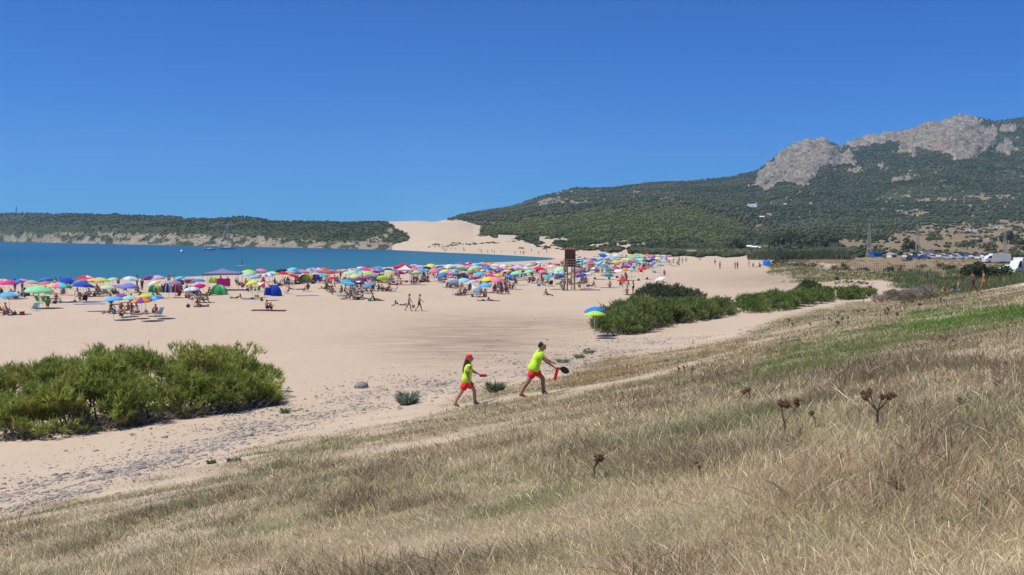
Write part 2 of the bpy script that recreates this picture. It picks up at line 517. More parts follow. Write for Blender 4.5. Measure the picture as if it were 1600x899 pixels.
# broken rock: ledges and clefts
rk = np.abs(fbm(Xg / 45 + Zg / 60, Yg / 90 + Zg / 30, 71, 4)); rk2 = np.abs(fbm((Xg + 0.7 * Zg) / 14, (Zg * 1.4 + Yg * .3) / 20, 73, 3))
sc = np.clip(Yg / 2600, 0.25, 1.2)
Zg = Zg + (rock > 0.9) * (rk * 24 - 5 + rk2 * 12) * sc * np.where(px < 640, 0.30, np.where(px < 1020, 0.25, 1.0))
ga = np.where(Yg < 2.2, 1.0, grass_amount(Xg, Yg, px, py))
peb = np.exp(-(seg_dist(Xg, Yg, PEB1) / (1.3 + 0.02 * Yg)) ** 2) * (Yg < 130)
damp = np.exp(-(((px - 740) / 150) ** 2 + ((py - 535) / 38) ** 2)) + 0.8 * np.exp(-(((px - 1210) / 120) ** 2 + ((py - 437) / 15) ** 2)) + 0.5 * np.exp(-(((px - 900) / 160) ** 2 + ((py - 505) / 12) ** 2))
_, sd = beach_raw(Xg.ravel(), Yg.ravel()); sd = sd.reshape(Xg.shape)
wet = np.exp(-np.maximum(sd, 0) / 3.5) * (Yg < 480)
veg = np.where(Yg > 300, 1.0, 0) * (1 - sandm) * (1 - rock) * (1 - tan)
flatgrass = np.maximum(((px > 1200) & (Yg > 105) & (Yg < 420) & (Zg > 0.15)) * smooth(-0.35, 0.1, fbm(Xg / 11, Yg / 22, 77, 3) + 0.0016 * (px - 1330)), smooth(1385, 1425, px + 40 * fbm(Xg / 8, Yg / 14, 78, 2)) * (Yg > 88) * (Yg < 420))
A1 = np.stack([ga, veg, rock, np.ones_like(ga)], -1).reshape(-1, 4)
A2 = np.stack([tan, olive, fieldm, np.ones_like(ga)], -1).reshape(-1, 4)
A3 = np.stack([damp, peb, flatgrass * (1 - fieldm), np.ones_like(ga)], -1).reshape(-1, 4)
nr, nc = Xg.shape
idx = np.arange(nr * nc).reshape(nr, nc)
quads = np.stack([idx[:-1, :-1], idx[:-1, 1:], idx[1:, 1:], idx[1:, :-1]], -1).reshape(-1, 4)

gm, nt, out = new_mat('ground_material')
geo = node(nt, 'ShaderNodeNewGeometry'); P = geo.outputs['Position']
def attr(nm):
    a = node(nt, 'ShaderNodeAttribute', attribute_name=nm); s = node(nt, 'ShaderNodeSeparateColor')
    nt.links.new(a.outputs['Color'], s.inputs[0]); return s.outputs
a1, a2, a3 = attr('zone'), attr('zone_b'), attr('zone_c')
n_big = noise_n(nt, 0.06, 5, 0.6, P); n_mid = noise_n(nt, 0.9, 5, 0.65, P); n_fine = noise_n(nt, 9.0, 4, 0.7, P)
n_far = noise_n(nt, 0.025, 8, 0.7, P); n_far2 = noise_n(nt, 0.11, 6, 0.75, P)
sand = mixc(nt, ramp(nt, n_big, 0.35, 0.65), (0.49, 0.385, 0.275), (0.56, 0.45, 0.33))
sand = mixc(nt, ramp(nt, n_mid, 0.25, 0.75), sand, (0.53, 0.415, 0.295))
sand = mixc(nt, mathn(nt, 'MULTIPLY', ramp(nt, n_fine, 0.52, 0.75), 0.25), sand, (0.33, 0.25, 0.18))
# darker wind-packed streaks with shell grit
mp = node(nt, 'ShaderNodeMapping'); mp.inputs['Scale'].default_value = (0.22, 0.75, 1); nt.links.new(P, mp.inputs[0])
streak = noise_n(nt, 1.0, 6, 0.7, mp.outputs[0])
dmp = mathn(nt, 'MULTIPLY', a3[0], ramp(nt, streak, 0.30, 0.58), True)
foot_shade = mathn(nt, 'MULTIPLY', ramp(nt, noise_n(nt, 0.8, 6, 0.8, P), 0.54, 0.66), ramp(nt, n_big, 0.35, 0.62))  # dark stipple: the shade in footprints, put into the sand colour
sand = mixc(nt, mathn(nt, 'MULTIPLY', foot_shade, 0.36), sand, (0.33, 0.255, 0.185))
sand = mixc(nt, dmp, sand, (0.285, 0.215, 0.155))
grit = mathn(nt, 'MULTIPLY', a3[1], ramp(nt, noise_n(nt, 5.0, 5, 0.7, P), 0.45, 0.65), True)
sand = mixc(nt, mathn(nt, 'MULTIPLY', grit, 0.65), sand, (0.30, 0.275, 0.245))
soil = mixc(nt, ramp(nt, n_mid, 0.35, 0.65), (0.25, 0.195, 0.115), (0.36, 0.29, 0.18))
soil = mixc(nt, ramp(nt, noise_n(nt, 0.35, 4, 0.6, P), 0.5, 0.65), soil, (0.17, 0.165, 0.07))
c = mixc(nt, a1[0], sand, soil)
meadow = mixc(nt, ramp(nt, n_mid, 0.3, 0.7), (0.15, 0.16, 0.065), (0.29, 0.25, 0.13))
meadow = mixc(nt, ramp(nt, noise_n(nt, 0.09, 4, 0.6, P), 0.45, 0.6), meadow, (0.32, 0.26, 0.155))
c = mixc(nt, a3[2], c, meadow)
scrub = mixc(nt, ramp(nt, n_far, 0.35, 0.65), (0.030, 0.042, 0.020), (0.075, 0.085, 0.040))
scrub = mixc(nt, ramp(nt, n_far2, 0.55, 0.75), scrub, (0.15, 0.135, 0.08))
c = mixc(nt, a1[1], c, scrub)
ol = mixc(nt, ramp(nt, n_far2, 0.3, 0.7), (0.065, 0.085, 0.028), (0.115, 0.125, 0.045))
c = mixc(nt, a2[1], c, ol)
tanc = mixc(nt, ramp(nt, n_far2, 0.3, 0.7), (0.19, 0.145, 0.088), (0.30, 0.225, 0.14))
tanc = mixc(nt, ramp(nt, n_far, 0.52, 0.62), tanc, (0.17, 0.15, 0.08))
c = mixc(nt, a2[0], c, tanc)
fld = mixc(nt, ramp(nt, noise_n(nt, 0.3, 5, 0.7, P), 0.3, 0.7), (0.20, 0.14, 0.085), (0.33, 0.25, 0.15))
c = mixc(nt, a2[2], c, fld)
rkc = mixc(nt, ramp(nt, n_far2, 0.3, 0.7), (0.25, 0.215, 0.17), (0.49, 0.43, 0.355))
rkc = mixc(nt, mathn(nt, 'MULTIPLY', ramp(nt, noise_n(nt, 0.018, 6, 0.75, P), 0.50, 0.57), 0.72), rkc, (0.14, 0.125, 0.10))
rkc = mixc(nt, mathn(nt, 'MULTIPLY', ramp(nt, noise_n(nt, 0.012, 3, 0.5, P), 0.56, 0.66), 0.8), rkc, (0.38, 0.25, 0.16))
mp2 = node(nt, 'ShaderNodeMapping'); mp2.inputs['Rotation'].default_value = (0.25, 0.62, 0.1); mp2.inputs['Scale'].default_value = (0.075, 0.03, 0.016); nt.links.new(P, mp2.inputs[0])
cl1 = noise_n(nt, 1.0, 5, 0.62, mp2.outputs[0], 0.6); cl2 = noise_n(nt, 3.1, 5, 0.65, mp2.outputs[0], 0.8)
for cn_, wd_, st_ in ((cl1, 0.05, 0.9), (cl2, 0.045, 0.8)):      # open joints running down the dip of the slabs
    ab = mathn(nt, 'ABSOLUTE', mathn(nt, 'SUBTRACT', cn_, 0.5))
    rkc = mixc(nt, mathn(nt, 'MULTIPLY', mathn(nt, 'SUBTRACT', 1.0, ramp(nt, ab, 0.0, wd_)), st_), rkc, (0.11, 0.10, 0.08))
c = mixc(nt, a1[2], c, rkc)
b = node(nt, 'ShaderNodeBsdfPrincipled'); b.inputs['Roughness'].default_value = 0.95; b.inputs['Specular IOR Level'].default_value = 0.1
nt.links.new(c, b.inputs['Base Color'])
bp = node(nt, 'ShaderNodeBump'); bp.inputs['Strength'].default_value = 0.55; bp.inputs['Distance'].default_value = 0.12
foot = noise_n(nt, 2.6, 4, 0.6, P)
nt.links.new(mathn(nt, 'ADD', foot, mathn(nt, 'MULTIPLY', n_fine, 0.25)), bp.inputs['Height'])
bp2 = node(nt, 'ShaderNodeBump'); bp2.inputs['Distance'].default_value = 5.0
nt.links.new(a1[2], bp2.inputs['Strength']); nt.links.new(n_far2, bp2.inputs['Height']); nt.links.new(bp.outputs[0], bp2.inputs['Normal'])
nt.links.new(bp2.outputs[0], b.inputs['Normal'])
nt.links.new(b.outputs[0], out.inputs[0])
me = np_mesh('ground', np.stack([Xg, Yg, Zg], -1).reshape(-1, 3), [quads], gm, smooth_sh=True, attrs={'zone': A1, 'zone_b': A2, 'zone_c': A3})
g = link('ground', me); tag(g, kind='structure')

# ================================================================== SEA
scol = np.arange(-620, 1000, 8.0); srow = np.exp(np.linspace(math.log(110), math.log(3000), 220))
SU, SY = np.meshgrid((scol - 800) / F, srow); SX = SU * SY
ds = seg_dist(SX, SY, NEAR_LINE)
df = seg_dist(SX, SY, [_sea_pt(p) for p in far_shore])
# colour of the water by depth: pale over the shelf, deep blue off the headland
dep = np.stack([np.clip(ds / 260, 0, 1), np.clip(df / 150, 0, 1), np.zeros_like(ds), np.ones_like(ds)], -1).reshape(-1, 4)
sid = np.arange(SX.size).reshape(SX.shape)
sq = np.stack([sid[:-1, :-1], sid[:-1, 1:], sid[1:, 1:], sid[1:, :-1]], -1).reshape(-1, 4)
cx = SX.ravel()[sq].mean(1); cyy = SY.ravel()[sq].mean(1)
ins, sdd = beach_raw(cx, cyy)
sq = sq[sdd < 14]
sm, nt, out = new_mat('sea_water')
a = node(nt, 'ShaderNodeAttribute', attribute_name='depth'); s = node(nt, 'ShaderNodeSeparateColor'); nt.links.new(a.outputs['Color'], s.inputs[0])
geo = node(nt, 'ShaderNodeNewGeometry')
mp = node(nt, 'ShaderNodeMapping'); mp.inputs['Scale'].default_value = (0.012, 0.05, 1); nt.links.new(geo.outputs['Position'], mp.inputs[0])
pt = noise_n(nt, 1.0, 5, 0.6, mp.outputs[0])
wc = mixc(nt, ramp(nt, s.outputs[0], 0.0, 1.0), (0.034, 0.155, 0.175), (0.009, 0.085, 0.155))
wc = mixc(nt, mathn(nt, 'MULTIPLY', ramp(nt, pt, 0.4, 0.65), 0.35), wc, (0.022, 0.135, 0.18))
b = node(nt, 'ShaderNodeBsdfPrincipled'); b.inputs['Roughness'].default_value = 0.28; b.inputs['IOR'].default_value = 1.33
b.inputs['Specular IOR Level'].default_value = 0.24
nt.links.new(wc, b.inputs['Base Color'])
mp3 = node(nt, 'ShaderNodeMapping'); mp3.inputs['Scale'].default_value = (0.25, 0.7, 1); nt.links.new(geo.outputs['Position'], mp3.inputs[0])
wv = noise_n(nt, 1.0, 4, 0.6, mp3.outputs[0])
bp = node(nt, 'ShaderNodeBump'); bp.inputs['Strength'].default_value = 0.9; bp.inputs['Distance'].default_value = 0.6
nt.links.new(wv, bp.inputs['Height']); nt.links.new(bp.outputs[0], b.inputs['Normal'])
nt.links.new(b.outputs[0], out.inputs[0])
me = np_mesh('water', np.stack([SX, SY, np.full_like(SX, SEA_Z)], -1).reshape(-1, 3), [sq], sm, attrs={'depth': dep}, smooth_sh=True)
tag(link('water', me), kind='structure')
# ================================================================== VEGETATION
LEAF = leafmat('leaf_material', 0.42)
GRASSM = leafmat('dry_grass_material', 0.38, 0.7, 0.15)
WOODLAND = leafmat('woodland_material', 0.12, 0.85, 0.05)
BARK = paint('grey_bark', (0.17, 0.14, 0.115), 0.9, 0.3, 5)
BARK_DARK = paint('brown_bark', (0.10, 0.075, 0.055), 0.9, 0.3, 4)

def unit(v):
    return v / np.maximum(np.linalg.norm(v, axis=-1, keepdims=True), 1e-9)

def mix(a, b, t):
    return np.asarray(a) * (1 - t) + np.asarray(b) * t

def blades(base, direc, length, width, bend, colr, seed=False, tipcol=1.0):
    """curved strips: five points each; base (n,3), direc (n,3) unit, bend (n,3) offset of the tip"""
    n = len(base)
    side = unit(np.cross(direc, rng.normal(size=(n, 3))))
    L = length[:, None]; w = width[:, None]
    fr = np.where(seed, 0.74, 0.5)[:, None] if np.ndim(seed) else np.full((n, 1), 0.5)
    wm = np.where(seed, 1.0, 0.75)[:, None] if np.ndim(seed) else np.full((n, 1), 0.8)
    wb = np.where(seed, 0.35, 1.0)[:, None] if np.ndim(seed) else np.full((n, 1), 1.0)
    mid = base + direc * L * fr + bend * (fr ** 2)
    tip = base + direc * L + bend
    v = np.stack([base - side * w * wb / 2, base + side * w * wb / 2, mid + side * w * wm / 2, mid - side * w * wm / 2, tip], 1)
    o = (np.arange(n) * 5)[:, None]
    q = o + np.array([0, 1, 2, 3]); t = o + np.array([3, 2, 4])
    c = np.repeat(colr[:, None, :], 5, 1)
    c[:, 4] *= tipcol
    return v.reshape(-1, 3), q, t, c.reshape(-1, 3)

# ------------------------------------------------------------------ the dry grass of the slope
def grass_field():
    NT = 150000
    ppx = np.where(rng.random(NT) < 0.84, rng.uniform(-90, 1690, NT), np.where(rng.random(NT) < 0.35, rng.uniform(-500, -90, NT), rng.uniform(1690, 3900, NT)))
    y = np.exp(rng.uniform(math.log(3.0), math.log(118), NT))
    x = (ppx - 800) / F * y
    z = height(x, y)
    px, py = proj(x, y, z)
    ga = grass_amount(x, y, px, py)
    keep = (rng.random(NT) < ga * 1.05) & (py < 1150)
    x, y, z, px, py, ga = [a[keep] for a in (x, y, z, px, py, ga)]
    n = len(x)
    pn = fbm(x / 2.3, y / 3.2, 81, 4); pn2 = fbm(x / 0.8, y / 1.1, 83, 3); pn3 = fbm(x / 5.5, y / 7.5, 85, 3)
    # how green / how brown / how pale each spot is
    green = 0.36 + 0.95 * pn + 0.75 * pn3
    gp = in_poly(px, py, [(1150,590),(1230,545),(1330,516),(1400,499),(1430,487),(1500,482),(1700,476),(1700,510),(1600,512),(1490,524),(1430,536),(1340,562),(1260,588)])
    gp2 = in_poly(px, py, [(1405,500),(1430,487),(1520,483),(1700,478),(1700,502),(1600,500),(1500,507),(1430,520)])
    green = np.where(gp, 0.75 + 0.5 * pn, green)
    green = green + 0.42 * np.exp(-(((px - 150) / 240) ** 2 + ((py - 790) / 60) ** 2)) + 0.2 * np.exp(-(((px - 700) / 260) ** 2 + ((py - 745) / 28) ** 2))
    green -= 0.12 * smooth(800, 890, py) * (px > 300)
    brown = 0.10 + 0.75 * pn2 + 0.65 * np.exp(-(((px - 1500) / 240) ** 2 + ((py - 560) / 48) ** 2)) + 0.4 * np.exp(-(((px - 1350) / 340) ** 2 + ((py - 470) / 16) ** 2)) + 0.35 * np.exp(-(((px - 1150) / 250) ** 2 + ((py - 590) / 35) ** 2)) + 0.30 * np.exp(-(((px - 600) / 300) ** 2 + ((py - 790) / 45) ** 2)) + 0.4 * np.exp(-(((px - 1500) / 130) ** 2 + ((py - 690) / 22) ** 2))
    brown = np.where(gp, -0.2, brown)
    pale = 0.30 - 0.6 * pn2 + 0.22 * smooth(780, 890, py) + 0.5 * np.exp(-(((px - 1420) / 260) ** 2 + ((py - 628) / 12) ** 2))
    gold = np.exp(-(((px - 930) / 120) ** 2 + ((py - 580) / 26) ** 2)) + np.exp(-(((px - 1080) / 120) ** 2 + ((py - 545) / 14) ** 2))
    B = 7
    rep = lambda a: np.repeat(a, B)
    X, Y, Zb = rep(x), rep(y), rep(z)
    m = n * B
    r = rng.random(m); fatr = 0.03 + 0.0040 * Y
    a = rng.uniform(0, 2 * math.pi, m); rad = np.sqrt(rng.random(m)) * fatr * 2.2
    X = X + np.cos(a) * rad; Y = Y + np.sin(a) * rad
    # colour classes
    g_, b_, p_, go_ = rep(green), rep(brown), rep(pale), rep(gold)
    coh = rng.random(m) < 0.68                      # most blades of a tuft are of one kind
    pick = lambda: np.where(coh, rep(rng.random(n)), rng.random(m))
    rr = pick()
    col = np.empty((m, 3))
    straw = np.array((0.53, 0.42, 0.23)); paleC = np.array((0.80, 0.69, 0.46)); greenC = np.array((0.135, 0.185, 0.055)); olive = np.array((0.30, 0.275, 0.11)); brownC = np.array((0.25, 0.155, 0.10)); purple = np.array((0.33, 0.23, 0.17)); greyg = np.array((0.24, 0.265, 0.16))
    col[:] = mix(straw, paleC, rng.random((m, 1)) * 0.6)
    k = rr < np.clip(g_, 0.06, 0.92)
    gr = mix(greenC, olive, rng.random((m, 1))); gr = np.where(rng.random((m, 1)) < 0.4, greyg, gr)
    col = np.where(k[:, None], gr, col)
    rr2 = pick(); k2 = (~k | (rng.random(m) < 0.3)) & (rr2 < np.clip(b_, 0.05, 0.85))
    col = np.where(k2[:, None], mix(brownC, purple, rng.random((m, 1))), col)
    k3 = (~k2) & (~k | (rng.random(m) < 0.3)) & (pick() < np.clip(p_, 0.05, 0.85) * 0.75)
    col = np.where(k3[:, None], paleC * rng.uniform(0.8, 1.1, (m, 1)), col)
    k4 = rng.random(m) < np.clip(go_, 0, 0.75)
    col = np.where(k4[:, None], np.array((0.46, 0.33, 0.16)) * rng.uniform(0.75, 1.15, (m, 1)), col)
    kp = np.repeat(gp & ~gp2, B) & (pick() < 0.72)
    col = np.where(kp[:, None], mix((0.135, 0.19, 0.05), (0.25, 0.285, 0.10), rng.random((m, 1))), col)
    kg = np.repeat(gp2, B) & (rng.random(m) < 0.88)
    col = np.where(kg[:, None], mix((0.09, 0.20, 0.03), (0.16, 0.26, 0.05), rng.random((m, 1))), col)
    col *= rng.uniform(0.8, 1.5, (m, 1))
    L = rng.uniform(0.055, 0.175, m) * (0.75 + 0.5 * np.repeat(rng.random(n), B)) * np.repeat(np.clip(1 + 0.9 * pn3 + 0.7 * pn2, 0.4, 1.6), B) * (0.55 + 0.45 * np.repeat(ga, B))
    L = np.where(kg, L * 1.25, L)
    L = L * (0.75 + 0.25 * np.clip(14 / Y, 0, 1)) + 0.0006 * Y
    seed = (rng.random(m) < 0.22) & ~k
    L = np.where(seed, L * 1.30, L)
    width = np.maximum(rng.uniform(0.0016, 0.0036, m), 0.00040 * Y * rng.uniform(0.7, 1.3, m))
    width = np.where(seed, width * 1.4, width)
    weed = np.repeat(rng.random(n) < np.clip(0.05 + 0.28 * pn2 + 0.1 * green, 0.01, 0.35), B) & ~kg
    L = np.where(weed, L * 0.55, L); width = np.where(weed, width * 2.1, width); seed &= ~weed
    col = np.where(weed[:, None], mix((0.16, 0.185, 0.085), (0.29, 0.275, 0.15), rng.random((m, 1))) * rng.uniform(0.7, 1.2, (m, 1)), col)
    husk = seed & (rng.random(m) < np.clip(b_ * 0.5, 0.02, 0.45))
    col = np.where(husk[:, None], mix((0.18, 0.11, 0.07), (0.30, 0.20, 0.135), rng.random((m, 1))), col); width = np.where(husk & (Y > 14), width * 1.3, width)
    lean = np.repeat(np.stack([0.02 + 0.5 * pn3, 0.45 * pn, np.zeros(n)], -1), B, 0) + np.repeat(rng.normal(0, 0.26, (n, 3)), B, 0) * (1, 1, 0) + rng.normal(0, 0.40, (m, 3)) * (1, 1, 0)
    direc = unit(lean * 0.75 + np.array((0, 0, 1.0)))
    bend = (lean + rng.normal(0, 0.25, (m, 3)) * (1, 1, 0)) * (L * rng.uniform(0.1, 0.75, m))[:, None] - np.array((0, 0, 1.0)) * (L * rng.uniform(0.0, 0.28, m))[:, None]
    zz = np.repeat(z, B) + 0.177 * (X - rep(x)) - 0.1195 * (Y - rep(y)) * (Y < 100) - 0.015
    base = np.stack([X, Y, zz], -1)
    v, q, t, c = blades(base, direc, L, width, bend, col, seed)
    me = np_mesh('grass', v, [q, t], GRASSM, c)
    tag(link('grass', me), kind='stuff')
    # reeds and rank grass of the flat ground behind the crest
grass_field()

def meadow():
    NT = 26000
    ppx = rng.uniform(1150, 1700, NT); y = np.exp(rng.uniform(math.log(96), math.log(420), NT)); x = (ppx - 800) / F * y
    z = height(x, y); px, py = proj(x, y, z)
    fl = np.maximum(((px > 1200) & (z > 0.15)) * smooth(-0.35, 0.1, fbm(x / 11, y / 22, 77, 3) + 0.0016 * (px - 1330)), smooth(1385, 1425, px + 40 * fbm(x / 8, y / 14, 78, 2)))
    fd = np.zeros(NT, bool)
    for p in FIELD_POLYS: fd |= in_poly(px, py, p)
    keep = (rng.random(NT) < fl * np.where(fd, 0.06, 0.8)) & (py > 398)
    x, y, z, px, py = [a[keep] for a in (x, y, z, px, py)]
    n = len(x); B = 5; m = n * B
    X = np.repeat(x, B) + rng.normal(0, 0.35, m); Y = np.repeat(y, B) + rng.normal(0, 0.6, m)
    reed = np.repeat((px > 1400) & (py > 422) & (py < 456), B)
    pn = np.repeat(fbm(x / 9, y / 18, 91, 3), B)[:, None]
    col = mix((0.30, 0.26, 0.13), (0.13, 0.16, 0.06), np.clip(0.5 + 0.9 * pn + rng.normal(0, 0.2, (m, 1)), 0, 1))
    col = np.where(reed[:, None], mix((0.12, 0.17, 0.065), (0.24, 0.25, 0.12), rng.random((m, 1))), col)
    L = rng.uniform(0.3, 0.6, m) * np.where(reed, 1.7, 0.8)
    direc = unit(rng.normal(0, 0.25, (m, 3)) + np.array((0.1, 0, 1.0)))
    bend = rng.normal(0, 0.08, (m, 3))
    v, q, t, c = blades(np.stack([X, Y, np.repeat(z, B) - 0.05], -1), direc, L, np.maximum(0.05, 0.0007 * Y), bend, col * rng.uniform(0.8, 1.2, (m, 1)))
    tag(link('meadow_grass', np_mesh('meadow_grass', v, [q, t], GRASSM, c)), kind='stuff')
meadow()

# ------------------------------------------------------------------ shrubs of feathery sprays (tamarisk)
def sprays(pos, out, ln, colr, per=7, wid=0.035, up=0.85, spread=0.42):
    n = len(pos); m = n * per
    main = unit(out * 0.8 + np.array((0, 0, up)) + rng.normal(0, 0.22, (n, 3)))
    d = unit(np.repeat(main, per, 0) + rng.normal(0, spread, (m, 3)))
    b = np.repeat(pos, per, 0) + np.repeat(main, per, 0) * (rng.random((m, 1)) * 0.55 * np.repeat(ln, per)[:, None])
    L = np.repeat(ln, per) * rng.uniform(0.45, 0.9, m)
    c = np.repeat(colr, per, 0) * rng.uniform(0.8, 1.2, (m, 1))
    bend = rng.normal(0, 0.12, (m, 3)) * L[:, None] + np.array((0, 0, -0.10)) * L[:, None]
    return blades(b, d, L, wid * rng.uniform(0.6, 1.3, m), bend, c, tipcol=1.3)

def silhouette_shrub(name, label, cat, top, base_row, y0, depth, nlobe, nspray, r0, ln, wid, colA, colB, colC, group=None, branchy=True, lobe_front=0.22, gap=0.0, per=7):
    """lobes fill the ground plan of the thicket up to the heights it is seen to reach; sprays clothe each lobe"""
    tx = np.array([p[0] for p in top], float); ty = np.array([p[1] for p in top], float)
    bx = np.array([p[0] for p in base_row], float); by = np.array([p[1] for p in base_row], float)
    LC = []; LR = []
    tries = 0
    while len(LC) < nlobe and tries < nlobe * 30:
        tries += 1
        pxx = random.uniform(tx[0], tx[-1]); v = random.random() ** 1.25
        y = y0 + depth * (v - 0.5)
        rb = float(np.interp(pxx, bx, by))
        x0, yb, zb = ground_hit(pxx, rb, 5, 300)
        y = yb + depth * v * 0.9 + r0 * random.uniform(0.3, 1.3)
        x = x_at(pxx, 450, y)
        g_ = gz(x, y)
        ztop = float(z_at(np.interp(pxx, tx, ty), yb + depth * 0.55)) - g_
        if ztop < 0.3: continue
        prof = math.sin(math.pi * min(max(0.04 + 0.66 * v, 0), 1)) ** 0.8
        h = ztop * (lobe_front + (1 - lobe_front) * prof) * random.uniform(0.72, 1.0)
        r = min(r0 * random.uniform(0.6, 1.4), h * 0.62)
        edge = min(pxx - tx[0], tx[-1] - pxx) * y / F
        if edge < r * 0.5: continue
        LC.append((x, y, g_ + max(h - r, r * 0.30))); LR.append(r)
    LC = np.array(LC); LR = np.array(LR)
    root = empty(name, (float(LC[:, 0].mean()), float(LC[:, 1].mean()), gz(LC[:, 0].mean(), LC[:, 1].mean())))
    tag(root, label, cat, group)
    O = np.array(root.location)
    pr = LR ** 2 / (LR ** 2).sum()
    li = rng.choice(len(LC), nspray, p=pr)
    d = unit(rng.normal(size=(nspray, 3)) + np.array((0, -0.15, 0.35)))
    rad = LR[li] * (0.45 + 0.55 * rng.random(nspray) ** 0.5)
    pos = LC[li] + d * rad[:, None] * np.array((1.08, 1.08, 0.92))
    gr = height(pos[:, 0], pos[:, 1])
    ok = pos[:, 2] > gr + 0.06
    pos, d, li = pos[ok], d[ok], li[ok]
    if gap > 0:
        ok = fbm(pos[:, 0] / 0.9, pos[:, 2] / 0.7 + pos[:, 1], 97, 2) > -1 + gap
        pos, d, li = pos[ok], d[ok], li[ok]
    n = len(pos)
    lt = rng.random(len(LC))[li][:, None]
    t = np.clip(lt * 0.7 + rng.normal(0.15, 0.22, (n, 1)), 0, 1)
    c = mix(colA, colB, t)
    rare = fbm(pos[:, 0] / 0.55, pos[:, 2] / 0.5, 99, 2) > 0.42
    c = np.where((rare & (rng.random(n) < 0.6))[:, None], np.array(colC), c)
    v, q, tt, cc = sprays(pos - O, d, ln * rng.uniform(0.7, 1.2, n), c, per=per, wid=wid)
    link('foliage', np_mesh('foliage', v, [q, tt], LEAF, cc), root)
    if branchy:
        mb = MB(); BASE = []
        for k in range(len(LC)):
            if random.random() > 0.45: continue
            e = LC[k]
            s = np.array((e[0] + random.uniform(-0.7, 0.7), e[1] + random.uniform(-0.5, 0.5), 0)); s[2] = gz(s[0], s[1]) - 0.12; BASE.append(s)
            mid = s * 0.5 + e * 0.5 + np.array((random.uniform(-.3, .3), random.uniform(-.3, .3), -0.12))
            mb.path([tuple(p - O) for p in (s, mid, e)], [0.05, 0.035, 0.015], 5)
            for _ in range(3):
                q_ = mid + np.array((random.uniform(-.7, .7), random.uniform(-.8, .3), random.uniform(-.35, .5)))
                mb.path([tuple(p - O) for p in (mid, (mid + q_) / 2 + np.array((0, 0, .06)), q_)], [0.025, 0.018, 0.008], 4)
        # bleached dead sticks trailing on the sand along the front
        for _ in range(int(nlobe * 1.2)):
            pxx = random.uniform(tx[0], tx[-1]); x0, yb, zb = ground_hit(pxx, float(np.interp(pxx, bx, by)), 5, 300)
            s = np.array((x0, yb + random.uniform(0.0, 0.9), 0)); s[2] = gz(s[0], s[1]) - 0.12; BASE.append(s)
            e = s + np.array((0, 0, 0.15)) + np.array((random.uniform(-1.0, 1.0), random.uniform(-0.4, 0.6), random.uniform(0.05, 0.6)))
            mb.path([tuple(p - O) for p in (s, (s + e) / 2 + np.array((0, 0, 0.1)), e)], [0.028, 0.02, 0.008], 4)
        run = sorted(BASE, key=lambda p: p[0])          # the buried runner they all spring from
        mb.path([tuple(np.array((p[0], p[1], gz(p[0], p[1]) - 0.12)) - O) for p in run], [0.04] * len(run), 4)
        mb.build('branches', BARK, root)
    return root

TA, TB, TC = (0.15, 0.215, 0.045), (0.48, 0.52, 0.12), (0.40, 0.34, 0.09)
silhouette_shrub('tamarisk_shrub', 'wide feathery green thicket on the sand at the left edge, nearest to the grass', 'shrub',
    [(-60,575),(0,574),(30,568),(60,556),(95,540),(150,540),(200,537),(250,532),(295,526),(335,536),(368,536),(392,545),(412,566),(430,588)],
    [(-60,700),(0,692),(60,688),(130,680),(200,668),(300,655),(400,640),(446,630)], 36, 5.0, 175, 25000, 0.72, 0.36, 0.026, TA, TB, TC, gap=0.92, per=9)
silhouette_shrub('tamarisk_shrub', 'dark green rounded thicket beside the blue and lime parasols', 'shrub',
    [(932,500),(945,482),(975,470),(1010,464),(1050,468),(1095,464),(1130,466),(1146,478)],
    [(932,522),(960,526),(1000,522),(1040,512),(1080,505),(1146,494)], 78, 9.0, 110, 14000, 1.0, 0.50, 0.05, (0.10, 0.155, 0.042), (0.29, 0.35, 0.105), (0.30, 0.28, 0.11), gap=0.68)
silhouette_shrub('juniper_shrub', 'darker grey green bush rising behind the rounded thicket', 'shrub',
    [(992,462),(1010,447),(1042,441),(1065,446),(1080,443),(1094,456)],
    [(992,482),(1094,480)], 98, 4.0, 34, 2600, 0.9, 0.55, 0.075, (0.075, 0.10, 0.05), (0.17, 0.19, 0.10), (0.12, 0.12, 0.07), branchy=False)
silhouette_shrub('tamarisk_shrub', 'long low green thicket running from the sand up to the grassy slope', 'shrub',
    [(1148,474),(1162,463),(1185,463),(1203,455),(1222,458),(1245,450),(1262,454),(1292,445),(1312,449),(1345,445),(1360,450),(1374,460)],
    [(1138,490),(1180,491),(1230,486),(1290,474),(1372,466)], 98, 10.0, 80, 9500, 0.95, 0.52, 0.06, (0.10, 0.165, 0.040), (0.28, 0.36, 0.095), (0.28, 0.29, 0.09), gap=0.72)
silhouette_shrub('tamarisk_shrub', 'small dark clump poking up behind the long low thicket', 'shrub',
    [(1248,450),(1262,441),(1275,440),(1288,449)], [(1248,458),(1288,458)], 118, 3.0, 14, 900, 0.8, 0.55, 0.085, (0.06, 0.11, 0.03), (0.15, 0.22, 0.06), (0.15, 0.18, 0.06), branchy=False)

